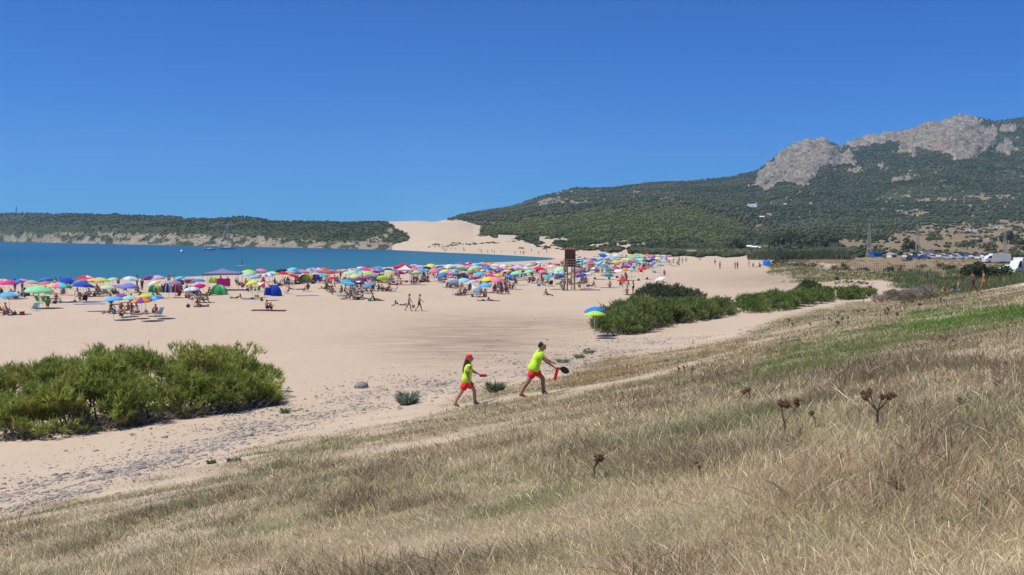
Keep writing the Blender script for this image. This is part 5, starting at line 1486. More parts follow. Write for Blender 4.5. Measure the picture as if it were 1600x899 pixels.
MB().add([(X_(875), -1.25, Z_(390.6)), (X_(906), -1.25, Z_(390.6)), (X_(906), 1.5, Z_(390.6)), (X_(875), 1.5, Z_(390.6)), (X_(875), -1.25, Z_(389.6)), (X_(906), -1.25, Z_(389.6)), (X_(906), 1.5, Z_(389.6)), (X_(875), 1.5, Z_(389.6)), (X_(886), 0, Z_(387.6)), (X_(896), 0, Z_(387.6))],
    [(3, 2, 1, 0), (0, 1, 5, 4), (1, 2, 6, 5), (2, 3, 7, 6), (3, 0, 4, 7), (4, 5, 9, 8), (6, 7, 8, 9), (5, 6, 9), (7, 4, 8)]).build('roof', paint('red_brown_roof', (.16, .065, .055), .8, .2, 2), t)
mb = MB()
for zz in (405.5, 409.3, 413): mb.box((X_(889.6), -.93, Z_(zz)), (X_(899.3) - X_(880), .05, .13))
for px_ in (880.6, 885.8, 898.8): mb.box((X_(px_), -.89, (zd + .12 + Z_(404.5)) / 2), (.09, .06, Z_(404.5) - zd - .12))
mb.build('front_railing', WPALE, t)
mb = MB()
for zz in (405.5, 409.3, 413): mb.box((X_(904.3), -.48, Z_(zz)), (X_(909.8) - X_(899.5), .05, .10)); mb.box((X_(909.8), .2, Z_(zz)), (.05, 1.3, .10))
for px_ in (904, 909.4): mb.box((X_(px_), -.44, (zd + .1 + Z_(404.5)) / 2), (.09, .06, Z_(404.5) - zd - .1))
mb.build('side_railing', WOOD, t)
for yy in (-.75, .75):
    MB().tube((X_(881.6), yy - .1, Z_(421)), (X_(897.6), yy - .1, Z_(435)), .05).tube((X_(897.6), yy - .1, Z_(421)), (X_(881.6), yy - .1, Z_(435)), .05).build('brace', WOOD, t)
mb = MB()
for s in (-.28, .28): mb.tube((X_(906), -.9 - .6, 0), (X_(906) , -.55, zd), .04) if s < 0 else mb.tube((X_(912), -1.5, 0), (X_(909.5), -.55, zd), .04)
for k in range(7):
    f_ = (k + .5) / 7; mb.tube((X_(906), -1.5 + .95 * f_, zd * f_), (X_(912) + (X_(909.5) - X_(912)) * f_, -1.5 + .95 * f_, zd * f_), .022)
mb.build('ladder', WOOD, t)
fl = tag(empty('beach_flag', (x + X_(880.6), y - 1.0, z + Z_(417))), 'red and yellow safety flag on the left rail of the tower', 'flag')
MB().tube((0, 0, 0), (0, 0, Z_(406) - Z_(417)), .018).build('staff', POLE, fl)
for zz0, zz1, cc in ((412, 408, 'coral'), (416, 412, 'yellow')):
    v = []; f = []
    for i in range(6):
        xx = -.02 - .095 * i; w_ = .05 * math.sin(i * 1.4)
        v += [(xx, w_, Z_(zz0) - Z_(417)), (xx, w_, Z_(zz1) - Z_(417))]
    for i in range(5): f.append((2 * i, 2 * i + 2, 2 * i + 3, 2 * i + 1))
    MB().add(v, f).build('flag_cloth', fabric(cc), fl)

# ================================================================== THE TWO LIFEGUARDS ON THE PATH
def folds(me, amp):
    """creases hanging in the cloth"""
    n = len(me.vertices); c = np.empty(n * 3, np.float32); me.vertices.foreach_get('co', c); c = c.reshape(-1, 3)
    nn = np.array([v.normal[:] for v in me.vertices])
    d = np.abs(fbm(c[:, 0] / .16 + c[:, 2] / .22, c[:, 1] / .12 + c[:, 2] / .45, 141, 3)) - .2
    me.vertices.foreach_set('co', (c + nn * (d * amp * 2)[:, None]).astype(np.float32).ravel()); me.update()
    return me
def guard(name, px, py, label, height_, lean, th, sh, ua, fa, head, female, arms3=None):
    gx, gy, g0 = ground_hit(px, py, 10, 120)
    P, E, info = joints(lean=lean, th=th, sh=sh, ua=ua, fa=fa, head=head, armout=0.06)
    P = [p.copy() for p in P]
    R = radii(P, info, 0.92 if female else 1.0, female)
    for j, f_ in (('pel', .80), ('wa', .74), ('ch', .70)): R[info[j]] = tuple(q * f_ for q in R[info[j]])
    R[info['nb']] = (.058, .055); R[info['hb']] = .054; R[info['hm']] = (.100, .112); R[info['ht']] = (.080, .088); P[info['ht']] = P[info['ht']] + np.array((0, 0, .02))
    fw0 = np.array((math.cos(lean * .35 + head), 0, -math.sin(lean * .35 + head)))
    E.remove((info['hb'], info['hm'])); P.append(P[info['hm']] * .45 + P[info['hb']] * .55 + fw0 * .028); R.append((.074, .082)); E += [(info['hb'], len(P) - 1), (len(P) - 1, info['hm'])]
    for l in info['legs']: R[l[0]] = .078
    # calves, hands with fingers
    def add(p, par, r):
        P.append(np.array(p, float)); R.append(r); E.append((par, len(P) - 1)); return len(P) - 1
    newE = []
    for hj, kn, an, to in info['legs']:
        i = E.index((kn, an)); E.pop(i)
        mid = P[kn] * .68 + P[an] * .32 - np.array((.018, 0, 0)); P.append(mid); R.append(.054 * (0.9 if female else 1)); E.append((kn, len(P) - 1)); E.append((len(P) - 1, an))
        heel = P[an] + np.array((-.05, 0, -.05)); P.append(heel); R.append(.03); E.append((an, len(P) - 1))
    for s, (sj, el, wr, hd) in zip((1, -1), info['arms']):
        dv = unit(P[hd] - P[wr]); side = np.array((0, 1.0, 0)); palm = unit(np.cross(dv, side))
        P[hd] = P[wr] + dv * .085; R[hd] = (.038, .02); R[wr] = .028
        for q in range(4):
            b = P[hd] + side * (q - 1.5) * .019; k1 = b + dv * (.032, .038, .034, .026)[q] + palm * .012; k2 = k1 + dv * .014 + palm * .03
            P.append(k1); R.append(.009); E.append((hd, len(P) - 1)); P.append(k2); R.append(.008); E.append((len(P) - 2, len(P) - 1))
        th1 = P[wr] + dv * .03 + side * (-.035 * s) + palm * .012; P.append(th1); R.append(.011); E.append((wr, len(P) - 1)); P.append(th1 + dv * .04 + palm * .012); R.append(.009); E.append((len(P) - 2, len(P) - 1))
    # face: nose and chin
    hm, hb, nb = info['hm'], info['hb'], info['nb']
    fwd = np.array((math.cos(lean * .35 + head), 0, -math.sin(lean * .35 + head)))
    zmin = min(P[t_][2] for l in info['legs'] for t_ in (l[3],)) - .03
    P = [p - np.array((0, 0, zmin)) for p in P]
    cls = lambda c, e, t_: 0
    sk = paint('deep_tan_skin', (.36, .19, .115), .55, .06) if not female else paint('olive_skin', (.44, .235, .145), .55, .06)
    me = skin_mesh('person', P, E, R, [sk], cls, sub=2)
    root = link('person', me, None, (gx, gy, g0 - .01)); root.scale = (height_,) * 3; root.rotation_euler = (0, -0.10, 0.12)
    tag(root, label, 'person')
    up = unit(P[nb] - P[info['pel']]); H = P[hm]
    # features
    mb = MB(); mb.ball(tuple(H + fwd * .105 + np.array((0, 0, -.018))), (.02, .013, .024), 8, 6); mb.build('nose', sk, root, smooth_sh=True)
    for s in (-1, 1):
        MB().ball(tuple(H + fwd * .082 + np.array((0, .033 * s, .014))), (.012, .014, .009), 8, 6).build('eye', paint('dark_eye', (.03, .02, .015), .3), root, smooth_sh=True)
        MB().ball(tuple(H + np.array((-.005, .086 * s, -.012))), (.028, .012, .035), 8, 6).build('ear', sk, root, smooth_sh=True)
    MB().ball(tuple(H + fwd * .098 + np.array((0, 0, -.066))), (.014, .026, .007), 8, 6).build('mouth', paint('lips', (.30, .10, .08), .5), root, smooth_sh=True)
    shirt = paint('fluorescent_yellow_shirt', (0.55, 0.95, 0.05), 0.8, 0.06, 6)
    red = paint('lifeguard_red', (0.72, 0.025, 0.03), 0.75, 0.08, 8)
    # shirt: own surface a little larger than the trunk, with short sleeves
    k = .92 if female else 1.0
    sp = [P[info['pel']] - up * .135, P[info['wa']] * .45 + P[info['pel']] * .55, P[info['wa']], P[info['ch']], P[info['nb']] - up * .02]; se = [(0, 1), (1, 2), (2, 3), (3, 4)]; sr = [(.192 * k, .165 * k), (.178 * k, .150 * k), (.162 * k, .138 * k), (.192 * k, .158 * k), (.10, .095)]
    for sj, el, wr, hd in info['arms']:
        sp.append(P[sj]); sr.append(.112 * (1.05 if female else 1)); se.append((3, len(sp) - 1)); sp.append(P[sj] * .38 + P[el] * .62); sr.append(.084); se.append((len(sp) - 2, len(sp) - 1))
    link('t_shirt', folds(skin_mesh('t_shirt', sp, se, sr, [shirt], cls, sub=3), .020), root)
    sp = [P[info['pel']] + up * .07, P[info['pel']] - up * .03]; se = [(0, 1)]; sr = [(.168 * k, .138 * k), (.165 * k, .135 * k)]
    for hj, kn, an, to in info['legs']:
        sp.append(P[hj] * .92 + P[kn] * .08); sr.append(.128 * k); se.append((1, len(sp) - 1)); sp.append(P[hj] * .26 + P[kn] * .74); sr.append(.106 * k); se.append((len(sp) - 2, len(sp) - 1))
    link('shorts', folds(skin_mesh('shorts', sp, se, sr, [red], cls, sub=3), .014), root)
    if female:
        hp = [H + np.array((-.02, 0, .04)), H + np.array((-.075, 0, -.04)), P[nb] + np.array((-.10, 0, -.03)), P[nb] + np.array((-.17, 0, -.20)), P[nb] + np.array((-.20, 0, -.30))]
        link('hair', skin_mesh('hair', hp, [(0, 1), (1, 2), (2, 3), (3, 4)], [.085, .078, .07, .055, .02], [HAIR[1]], cls, 2), root)
        mb = MB(); mb.lathe([(.106, 0), (.108, .045), (.094, .088), (.055, .118), (.01, .126)], 18, tuple(H + np.array((-.01, 0, .03))))
        cap = mb.build('cap', red, root, smooth_sh=True)
        c_ = H + np.array((-.01, 0, .035)); v = []; f = []
        for i in range(9):
            a = -1.15 + 2.3 * i / 8
            v += [tuple(c_ + np.array((.102 * math.cos(a), .102 * math.sin(a), 0))), tuple(c_ + np.array((.102 * math.cos(a) + .085 * max(.05, math.cos(a * 1.1)), .102 * math.sin(a) * .95, -.03)))]
        n0 = len(v); v += [(p[0], p[1], p[2] - .008) for p in v]
        for i in range(8):
            f += [(2 * i, 2 * i + 1, 2 * i + 3, 2 * i + 2), (n0 + 2 * i, n0 + 2 * i + 2, n0 + 2 * i + 3, n0 + 2 * i + 1), (2 * i + 1, n0 + 2 * i + 1, n0 + 2 * i + 3, 2 * i + 3)]
        MB().add(v, f).build('peak', red, cap)
    else:
        hp = [H + np.array((-.060, 0, -.045)), H + np.array((-.045, 0, .03)), H + np.array((-.005, 0, .075)), H + np.array((.045, 0, .085))]
        link('hair', skin_mesh('hair', hp, [(0, 1), (1, 2), (2, 3)], [.062, .088, .092, .066], [HAIR[0]], cls, 2), root)
    bpy.context.view_layer.update()
    M = root.matrix_world.copy() if False else Matrix.LocRotScale(root.location, root.rotation_euler, root.scale)
    hands = [M @ Vector(tuple(P[a[3]])) for a in info['arms']]
    return root, hands, red
gm_, hands_m, RED = guard('man', 838, 619, 'barefoot man in fluorescent yellow shirt and red shorts striding up the path', 1.0, 0.48, (0.72, -0.60), (-0.10, -0.64), (0.75, 0.62), (1.02, 0.85), 0.15, False)
gw_, hands_w, RED = guard('woman', 733, 635, 'barefoot long haired woman in yellow shirt, red shorts and red cap', 0.96, 0.24, (0.60, -0.58), (-0.05, -0.62), (0.55, -0.25), (1.05, 0.10), 0.0, True)
# black rounded paddle in his leading hand, red float strap beside it
h = hands_m[1] if hands_m[1].x > hands_m[0].x else hands_m[0]
BLK = paint('black_rubber', (.015, .016, .017), .5, .15)
mb = MB(); mb.tube((-.02, 0, 0), (.16, 0, -.02), .022, .028, 8); n = 20
ring = []
for zoff in (-.022, .022):
    for k in range(n):
        a = 2 * pi * k / n; ring.append((.27 + .135 * math.cos(a), zoff, -.05 + .105 * math.sin(a) - .10 * math.cos(a) * .35))
mb.add(ring, [tuple(range(n)), tuple(range(2 * n - 1, n - 1, -1))] + [(k, n + k, n + (k + 1) % n, (k + 1) % n) for k in range(n)])
o = mb.build('beach_paddle', BLK, None, tuple(h + Vector((.02, -.01, -.02)))); tag(o, 'black rounded paddle held out in the striding man\'s hand', 'paddle')
o = link('red_pouch', rounded(.09, .05, .40, RED, 'red_pouch', .012), None, tuple(h + Vector((-.02, -.07, -.36)))); o.rotation_euler = (0, .25, 0); tag(o, 'narrow red pouch hanging from the striding man\'s hand', 'pouch')
h = hands_w[0] if hands_w[0].x > hands_w[1].x else hands_w[1]
o = link('red_pouch', rounded(.24, .07, .09, RED, 'red_pouch', .018), None, tuple(h + Vector((.04, 0, -.05)))); tag(o, 'small red pouch gripped in the capped woman\'s hand', 'pouch')

# ================================================================== STONES, SMALL PLANTS, THISTLES
STONE = [paint('grey_stone', (.30, .275, .245), .9, .3, 3), paint('blue_grey_stone', (.25, .24, .23), .9, .3, 3), paint('brown_stone', (.25, .19, .14), .9, .3, 3)]
def stone_mesh(seed, flat):
    v, f = ico(2); r_ = np.random.default_rng(seed)
    off = r_.uniform(0, 50)
    n = fbm(v[:, 0] * 1.3 + off, v[:, 1] * 1.3 + v[:, 2] * .7, seed, 3)
    v = v * (1 + .28 * n)[:, None] * np.array((1, r_.uniform(.6, .9), flat)); v[:, 2] = np.maximum(v[:, 2], -.3 * flat)
    me = np_mesh('stone', v, [f], STONE[seed % 3]); return me
STM = [stone_mesh(s, random.uniform(.35, .6)) for s in range(9)]
x, y, z = ground_hit(564, 606, 10, 200); o = link('rock', stone_mesh(40, .55), None, (x, y, z + .05)); s = 12 * y / F; o.scale = (s, s, s * 1.3); tag(o, 'lone grey boulder on open sand left of the lifeguards', 'rock')
spots = [(10,778,'flat slab stone at the left edge of the pebble band'),(55,772,None),(100,770,None),(133,744,'ochre stone beside grey slabs in the pebble band'),(150,750,None),(165,742,None),(185,737,None),(210,733,None),(240,727,None),(275,717,None),(320,712,None),(355,704,'grey boulder half buried near the grass strip'),(300,705,None),
         (235,697,None),(150,705,None),(103,705,None),(420,655,None),(450,668,None),(470,640,None),(500,652,None),(540,640,None),(560,632,None),(590,622,None),(440,690,None),(380,692,None),(345,700,None),(625,640,None),(675,628,None),(700,600,None),(725,585,None),(760,575,None),(790,580,None),(800,590,None),(830,570,None),(690,612,None),(870,555,None)]
for px, py, lab in spots:
    x, y, z = ground_hit(px, py, 5, 200); o = link('stone', STM[random.randrange(9)], None, (x, y, z + .01)); s = random.uniform(.07, .15) * (1.6 if lab else 1); o.scale = (s, s, s * .7); o.rotation_euler = (0, 0, random.uniform(0, 6))
    if lab: tag(o, lab, 'stone', 'flat stones in the pebble band')
    else: tag(o, 'flat grey stone in the pebble band %s' % ('between thicket and lower path' if px < 420 else 'between the big thicket and the lifeguards' if px < 680 else 'beside and behind the lifeguards'), 'stone', 'flat grey stones ' + ('between thicket and lower path' if px < 420 else 'between the big thicket and the lifeguards' if px < 680 else 'beside and behind the lifeguards'))
def pebbles():
    n = 22000; i = rng.integers(0, len(PEB1) - 1, n); t = rng.random(n)[:, None]; A = np.array(PEB1)
    p = A[i] * (1 - t) + A[i + 1] * t
    sp = 0.55 + 0.022 * p[:, 1]
    p = p + rng.normal(0, 1, (n, 2)) * (sp * 1.15)[:, None] * np.array((1.2, 1.5))
    k = fbm(p[:, 0] / 1.6, p[:, 1] / 2.4, 131, 3) + rng.normal(0, .25, n) > 0.0
    p = p[k]
    # stray stones further out on the sand
    m = 1500; px = rng.uniform(-20, 1000, m); e = np.interp(px, *GRASS_EDGE); py = e - np.abs(rng.normal(0, 45, m)); y = 7.3 * F / (py - 370); p = np.concatenate([p, np.stack([(px - 800) / F * y, y], -1)])
    n = len(p); z = height(p[:, 0], p[:, 1])
    v0, f0 = ico(1); S_ = np.exp(rng.normal(math.log(.027), .5, n)) * (0.8 + .006 * p[:, 1]); S_[-1500:] *= .8
    J = 1 + rng.uniform(-.3, .3, (n, len(v0), 1)); an = rng.uniform(0, 6.28, n); ca, sa = np.cos(an)[:, None], np.sin(an)[:, None]
    V = v0[None] * J * S_[:, None, None] * np.array((1.35, .85, .5)); V = np.stack([V[..., 0] * ca - V[..., 1] * sa, V[..., 0] * sa + V[..., 1] * ca, V[..., 2]], -1) + np.stack([p[:, 0], p[:, 1], z + S_ * .1], -1)[:, None]
    c = mix((.25, .23, .205), (.48, .42, .35), rng.random((n, 1))); c = np.where(rng.random((n, 1)) < .2, np.array((.28, .20, .14)), c)
    tag(link('pebbles', np_mesh('pebbles', V.reshape(-1, 3), [(f0[None] + (np.arange(n) * len(v0))[:, None, None]).reshape(-1, 3)], leafmat('pebble_material', 0.0, .9, .1), np.repeat(c, len(v0), 0))), kind='stuff')
pebbles()

def tuft(name, label, cat, px, py, wpx, hpx, cA, cB, n=260, lw=.028, group=None, droop=.5):
    x, y, z = ground_hit(px, py, 4, 200); W_, H_ = wpx * y / F, hpx * y / F
    root = tag(empty(name, (x, y, z)), label, cat, group)
    a = rng.uniform(0, 6.28, n); rr = np.sqrt(rng.random(n)) * W_ * .28
    b = np.stack([rr * np.cos(a), rr * np.sin(a), np.full(n, -.02)], -1); b[:, 2] += rng.random(n) * H_ * .45
    d = unit(np.stack([np.cos(a) * rng.uniform(.2, 1.0, n), np.sin(a) * rng.uniform(.2, 1.0, n), rng.uniform(.4, 1.2, n)], -1))
    L = H_ * rng.uniform(.4, .8, n)
    v, q, t, c = blades(b, d, L, lw * rng.uniform(.6, 1.4, n), np.stack([np.cos(a), np.sin(a), -np.ones(n)], -1) * (L * .2 * droop)[:, None], mix(cA, cB, rng.random((n, 1))))
    link('leaves', np_mesh('leaves', v, [q, t], LEAF, c), root)
    mb = MB()
    for k in range(7): mb.path([(0, 0, -.05), (random.uniform(-.3, .3) * W_, random.uniform(-.3, .3) * W_, H_ * .5)], [.012, .005], 4)
    mb.build('stems', BARK, root)
tuft('sea_plant', 'silvery green sea plant on the pebbles left of the lifeguards', 'plant', 637, 633, 42, 26, (.16, .20, .15), (.33, .38, .29), 420, .04)
tuft('sea_plant', 'grey green leafy plant between the two lifeguards', 'plant', 774, 614, 36, 22, (.09, .13, .07), (.24, .28, .16), 320, .04)
tuft('sea_plant', 'small bright green plant at the right foot of the big thicket', 'plant', 445, 646, 18, 12, (.09, .17, .04), (.16, .25, .07), 90, .03)
for px, py, w_, lab in [(880,567,34,'low green patch on pebbles right of the striding man'),(905,560,22,'faint green tuft on pebbles nearest the thicket'),(920,553,26,'green creeping plant below the azure parasol'),(365,722,34,'dark green tuft at the lower path end'),(330,725,20,'small weed on pebbles by the lower path')]:
    tuft('sand_weed', lab, 'plant', px, py, w_, 9, (.10, .16, .05), (.20, .26, .10), 130, .03)

THB = paint('dead_thistle', (.16, .085, .05), .95, .35, 20); THS = paint('thistle_stem', (.20, .15, .10), .9, .2, 12)
def thistle(px, py, hpx, heads, label, size=.035, group=None, spread=.14):
    x, y, z = ground_hit(px, py, 3, 140); H_ = hpx * y / F
    root = tag(empty('dead_thistle', (x, y, z)), label, 'thistle', group)
    mb = MB(); fork = (random.uniform(-.02, .02), 0, H_ * .5); mb.path([(0, 0, -.05), fork], [.013, .010], 5)
    for k in range(heads):
        a = random.uniform(0, 6.28); e = (spread * H_ / .45 * math.cos(a) * random.uniform(.2, 1), spread * .6 * math.sin(a), H_ * random.uniform(.78, 1.0))
        mb.path([fork, ((fork[0] + e[0]) * .55, e[1] * .5, H_ * .72), e], [.009, .007, .006], 4)
        hb = MB(); s = size * random.uniform(.8, 1.25); hb.ball((0, 0, s * .5), (s * .8, s * .8, s), 9, 6)
        for q in range(34):
            aa = random.uniform(0, 6.28); el = random.uniform(-.4, 1.4); d = np.array((math.cos(aa) * math.cos(el), math.sin(aa) * math.cos(el), math.sin(el)))
            hb.tube(tuple(d * s * .6 + (0, 0, s * .5)), tuple(d * s * 1.55 + (0, 0, s * .5)), s * .17, .001, 3, cap=False)
        hb.build('flower_head', THB, root, e)
    mb.build('stem', THS, root)
thistle(1228, 690, 60, 4, 'tall dead thistle with a cluster of dark brown heads', .034, None, .24)
thistle(1372, 672, 60, 6, 'branching dead thistle with several dark heads, right of the tall one', .030, None, .34)
thistle(930, 748, 34, 2, 'short dead thistle with two broad brown heads in the mid slope', .035)
thistle(1272, 668, 20, 2, 'thin dead thistle between the two tall ones', .02)
thistle(1400, 775, 16, 4, 'dark thistle with leafy stem low in the right foreground', .022)
thistle(1090, 745, 18, 3, 'spindly dark thistle in the centre of the slope', .014)
for k in range(26):
    px = random.choice([random.uniform(1225, 1300), random.uniform(1295, 1480), random.uniform(1300, 1440)]); py = np.interp(px, [1225, 1300, 1380, 1480], [521, 508, 497, 480]) + random.uniform(-10, 9)
    thistle(px, py, random.uniform(8, 14), 2, 'dark dead thistle stalk in the row above the bright green grass', .05, 'dead thistle stalks above the bright green grass', .1)
for px, py in [(1058,592),(1070,588),(1080,590),(1170,626),(1160,628),(1500,640),(1560,612)]:
    thistle(px, py, random.uniform(12, 18), 2, 'small dead thistle scattered on the open slope', .022, 'small dead thistles on the open slope', .1)
# dry grey brush on the crest
for args in [([(1364,462),(1385,456),(1420,450),(1440,450)], [(1364,474),(1440,468)], 'grey dead brush on the crest right of the long thicket'), ([(1420,455),(1440,448),(1464,447)], [(1420,468),(1464,464)], 'pale brown dead brush left of the crouching person in red')]:
    silhouette_shrub('dead_brush', args[2], 'bush', args[0], args[1], 80, 3.5, 22, 1000, .5, .45, .05, (.30, .25, .185), (.52, .44, .34), (.22, .25, .12))

# ================================================================== FENCE, PYLONS, BUILDINGS, VEHICLES
def fence():
    pts = [(1234, 401.5), (1280, 404.5), (1330, 408.0), (1385, 414.0), (1440, 420.0)]
    W0 = []
    for p in pts:
        y = np.interp(p[0], [1234, 1330, 1440], [272, 232, 190]); x = (p[0] - 800) / F * y; W0.append((x, y))
    seg = np.array(W0); L = np.concatenate([[0], np.cumsum(np.hypot(*np.diff(seg, axis=0).T))])
    N = 66; s = np.linspace(0, L[-1], N); X = np.interp(s, L, seg[:, 0]); Y = np.interp(s, L, seg[:, 1])
    r = tag(empty('post_fence', (X[0], Y[0], gz(X[0], Y[0]))), 'long line of low wooden posts on the dune between beach and field', 'fence')
    for a, b in zip(X, Y):
        zz = gz(a, b) - gz(X[0], Y[0]); MB().tube((a - X[0], b - Y[0], zz - .2), (a - X[0], b - Y[0], zz + random.uniform(1.0, 1.25)), .075, .065, 6).build('post', WOOD, r)
    mb = MB()
    for hh in (.45, .85): mb.path([(a - X[0], b - Y[0], gz(a, b) - gz(X[0], Y[0]) + hh) for a, b in zip(X, Y)], [.012] * N, 3)
    mb.build('wire', STEEL, r)
fence()
CONC = paint('pale_concrete', (.42, .40, .36), .9, .15, 1)
def pylon(px, top, base, y, label):
    x = float(x_at(px, base, y)); g0 = gz(x, y); H_ = float(z_at(top, y)) - g0
    r = tag(empty('power_pylon', (x, y, g0)), label, 'pylon', 'electricity pylons on the plain')
    for sx in (-1, 1):
        for sy in (-1, 1): MB().tube((sx * .75, sy * .55, -.3), (sx * .22, sy * .2, H_), .13, .08, 5).build('upright', CONC, r)
    mb = MB(); n = 9
    for k in range(n):
        a, b = k / n, (k + 1) / n; wa, wb = .75 - .53 * a, .75 - .53 * b
        for sy in (-1, 1): mb.tube((-wa, sy * (.55 - .35 * a), H_ * a), (wb, sy * (.55 - .35 * b), H_ * b), .05, n=4).tube((-wb, sy * (.55 - .35 * b), H_ * b), (wb, sy * (.55 - .35 * b), H_ * b), .05, n=4)
    mb.build('lattice', CONC, r)
    MB().box((0, 0, H_ * .93), (2.6, .14, .14)).build('crossarm', CONC, r)
    for s in (-1.2, 0, 1.2): MB().lathe([(.05, 0), (.09, .1), (.05, .2), (.09, .3), (.03, .42)], 6, (s, 0, H_ * .93 + .07)).build('insulator', paint('insulator_glass', (.2, .3, .28), .3), r)
pylon(1358, 349, 393, 430, 'left one of three pale concrete power pylons, above the cane'); pylon(1433.5, 352, 401, 430, 'middle pale power pylon behind the car park'); pylon(1569.5, 361, 408, 400, 'pale power pylon right, above the white vans')

WHITE = paint('whitewash', (.80, .79, .76), .85, .06, .6); ROOFT = paint('clay_roof', (.36, .20, .13), .85, .2, 1.5); GLASSD = paint('dark_window', (.03, .035, .045), .2); RUIN = paint('ruin_stone', (.42, .36, .28), .95, .3, .7)
def house(px, base, wpx, hpx, y, label, blocks=((0, 1, 1),), wall=WHITE, roof=ROOFT, gable=True, name='house', win=True):
    x = float(x_at(px, base, y)); g0 = gz(x, y); sc = y / F
    r = tag(empty(name, (x, y, g0 - .3)), label, 'house' if name == 'house' else name.replace('_', ' '))
    r.rotation_euler = (0, 0, 0 if name != 'house' or not win or wall is RUIN else -0.7)
    for (ox, fw, fh) in blocks:
        w_, h_ = wpx * sc * fw, hpx * sc * fh; cx = ox * wpx * sc; dp = max(4.5, w_ * .55); wl = h_ * (.72 if gable else 1)
        wa = MB().box((cx, dp / 2, wl / 2), (w_, dp, wl)).build('wall', wall, r)
        if gable:
            e = .25; MB().add([(cx - w_ / 2 - e, -e, wl), (cx + w_ / 2 + e, -e, wl), (cx + w_ / 2 + e, dp + e, wl), (cx - w_ / 2 - e, dp + e, wl), (cx - w_ / 2 - e, dp / 2, h_), (cx + w_ / 2 + e, dp / 2, h_)], [(3, 2, 1, 0), (0, 1, 5, 4), (2, 3, 4, 5), (1, 2, 5), (3, 0, 4)]).build('roof', roof, r)
        else: MB().box((cx, dp / 2, wl + .13), (w_ + .3, dp + .3, .25)).build('roof', roof, r)
        if win:
            k = max(1, int(w_ / 3.2))
            for i in range(k):
                wx = cx - w_ / 2 + w_ * (i + .5) / k; MB().box((wx, -.03, wl * .55), (.9, .12, min(1.1, wl * .4))).build('window', GLASSD, r)
            MB().box((cx + w_ * .08, -.03, min(1.05, wl * .4)), (.95, .1, min(2.1, wl * .8))).build('door', paint('house_door', (.12, .08, .05), .7), r)
house(1173, 391.5, 16, 8, 610, 'white beach house of several blocks among the trees behind the beach', ((-.35, .55, .9), (.25, .75, .75), (.75, .4, .6)), roof=WHITE)
house(1195, 390, 5, 5, 640, 'small pale house right of the big white beach house', roof=ROOFT)
house(1175, 333.5, 16, 5, 1620, 'long white house on the mountain slope', gable=False, roof=WHITE)
house(1201, 346, 8, 5, 1480, 'white villa below the long white house', roof=ROOFT); house(1190, 347.5, 8, 4, 1450, 'low white house left of the villa on the slope', roof=WHITE); house(1226, 331, 5, 3, 1650, 'tiny white house alone among trees on the slope', roof=WHITE)
house(1450.5, 398, 19, 6.5, 440, 'long white walled shed with a dark open end behind the cars', ((0, 1, 1),), gable=False, roof=paint('shed_roof', (.22, .16, .13), .8), win=False); house(1465, 398, 10, 6.5, 445, 'dark open barn beside the white walled shed', gable=False, wall=paint('dark_barn', (.09, .06, .05), .9), roof=paint('shed_roof', (.22, .16, .13), .8), win=False)
house(1528, 379, 22, 9, 720, 'roofless stone ruin with a pale long wall on the dry field', ((-.1, .8, .6), (.2, .3, 1.0)), wall=RUIN, roof=RUIN, gable=False); house(1552, 377, 14, 7, 760, 'broken stone ruin wall right of the long one', ((0, .9, .8),), wall=RUIN, roof=RUIN, gable=False)
for px, h_, y_, lab in [(1518, 3, 985, 'pale farm wall on the upper dry field'), (1560, 2.5, 1050, 'white farm building at the top of the dry field')]: house(px, 350 if px < 1540 else 347, 16, h_, y_, lab, gable=False, roof=WHITE)
house(1372, 400.5, 13, 7, 380, 'bright blue tarpaulin stall by the car park', wall=paint('blue_tarpaulin', (.02, .16, .55), .6), roof=paint('blue_tarpaulin', (.02, .16, .55), .6), gable=False, name='stall', win=False)
house(1397, 401, 9, 6, 370, 'white kiosk with flat roof right of the blue stall', gable=False, roof=WHITE, name='kiosk')
house(1081, 401, 12, 9, 420, 'small brown wooden hut at the back of the far beach', wall=WOOD, roof=WOOD, name='hut')
x, y, z = ground_hit(1197, 415.5, 60, 400); r = tag(empty('beach_shelter', (x, y, z)), 'low blue cloth shelter pitched on the far sand', 'shelter'); w_ = 6.5 * y / F
MB().add([(-w_, -1, .9), (w_ * .6, -1.1, 1.5), (w_, 1, 1.2), (-w_ * .8, 1, 1.6), (-w_ * 1.1, -1.3, .1), (w_, -1.4, .1)], [(0, 1, 2, 3), (4, 5, 1, 0)]).build('shelter_cloth', fabric('azure'), r)
for a, b in ((-w_, -1), (w_ * .6, -1.1), (w_, 1), (-w_ * .8, 1)): MB().tube((a, b, 0), (a, b, 1.4), .03).build('pole', POLE, r)

# cars: one shape with parts, copied in other paints
CARP = {n: paint('car_paint_' + n, c, .35, .04) for n, c in {'white': (.75, .75, .74), 'silver': (.45, .46, .47), 'dark grey': (.07, .075, .08), 'blue': (.04, .09, .25), 'red': (.40, .03, .03), 'black': (.02, .02, .022)}.items()}
TYRE = paint('tyre_rubber', (.02, .02, .02), .8); LAMP = paint('lamp_lens', (.7, .7, .68), .25)
def prism(prof, w_, taper=None):
    n = len(prof); v = [(p[0], -w_ * (1 if not taper else taper[i]), p[1]) for i, p in enumerate(prof)] + [(p[0], w_ * (1 if not taper else taper[i]), p[1]) for i, p in enumerate(prof)]
    return v, [tuple(range(n)), tuple(range(2 * n - 1, n - 1, -1))] + [(i, n + i, n + (i + 1) % n, (i + 1) % n) for i in range(n)]
bodyp = [(-2.05, .32), (2.0, .32), (2.1, .55), (2.0, .78), (1.05, .93), (.35, 1.42), (-1.1, 1.45), (-1.85, 1.0), (-2.08, .85)]
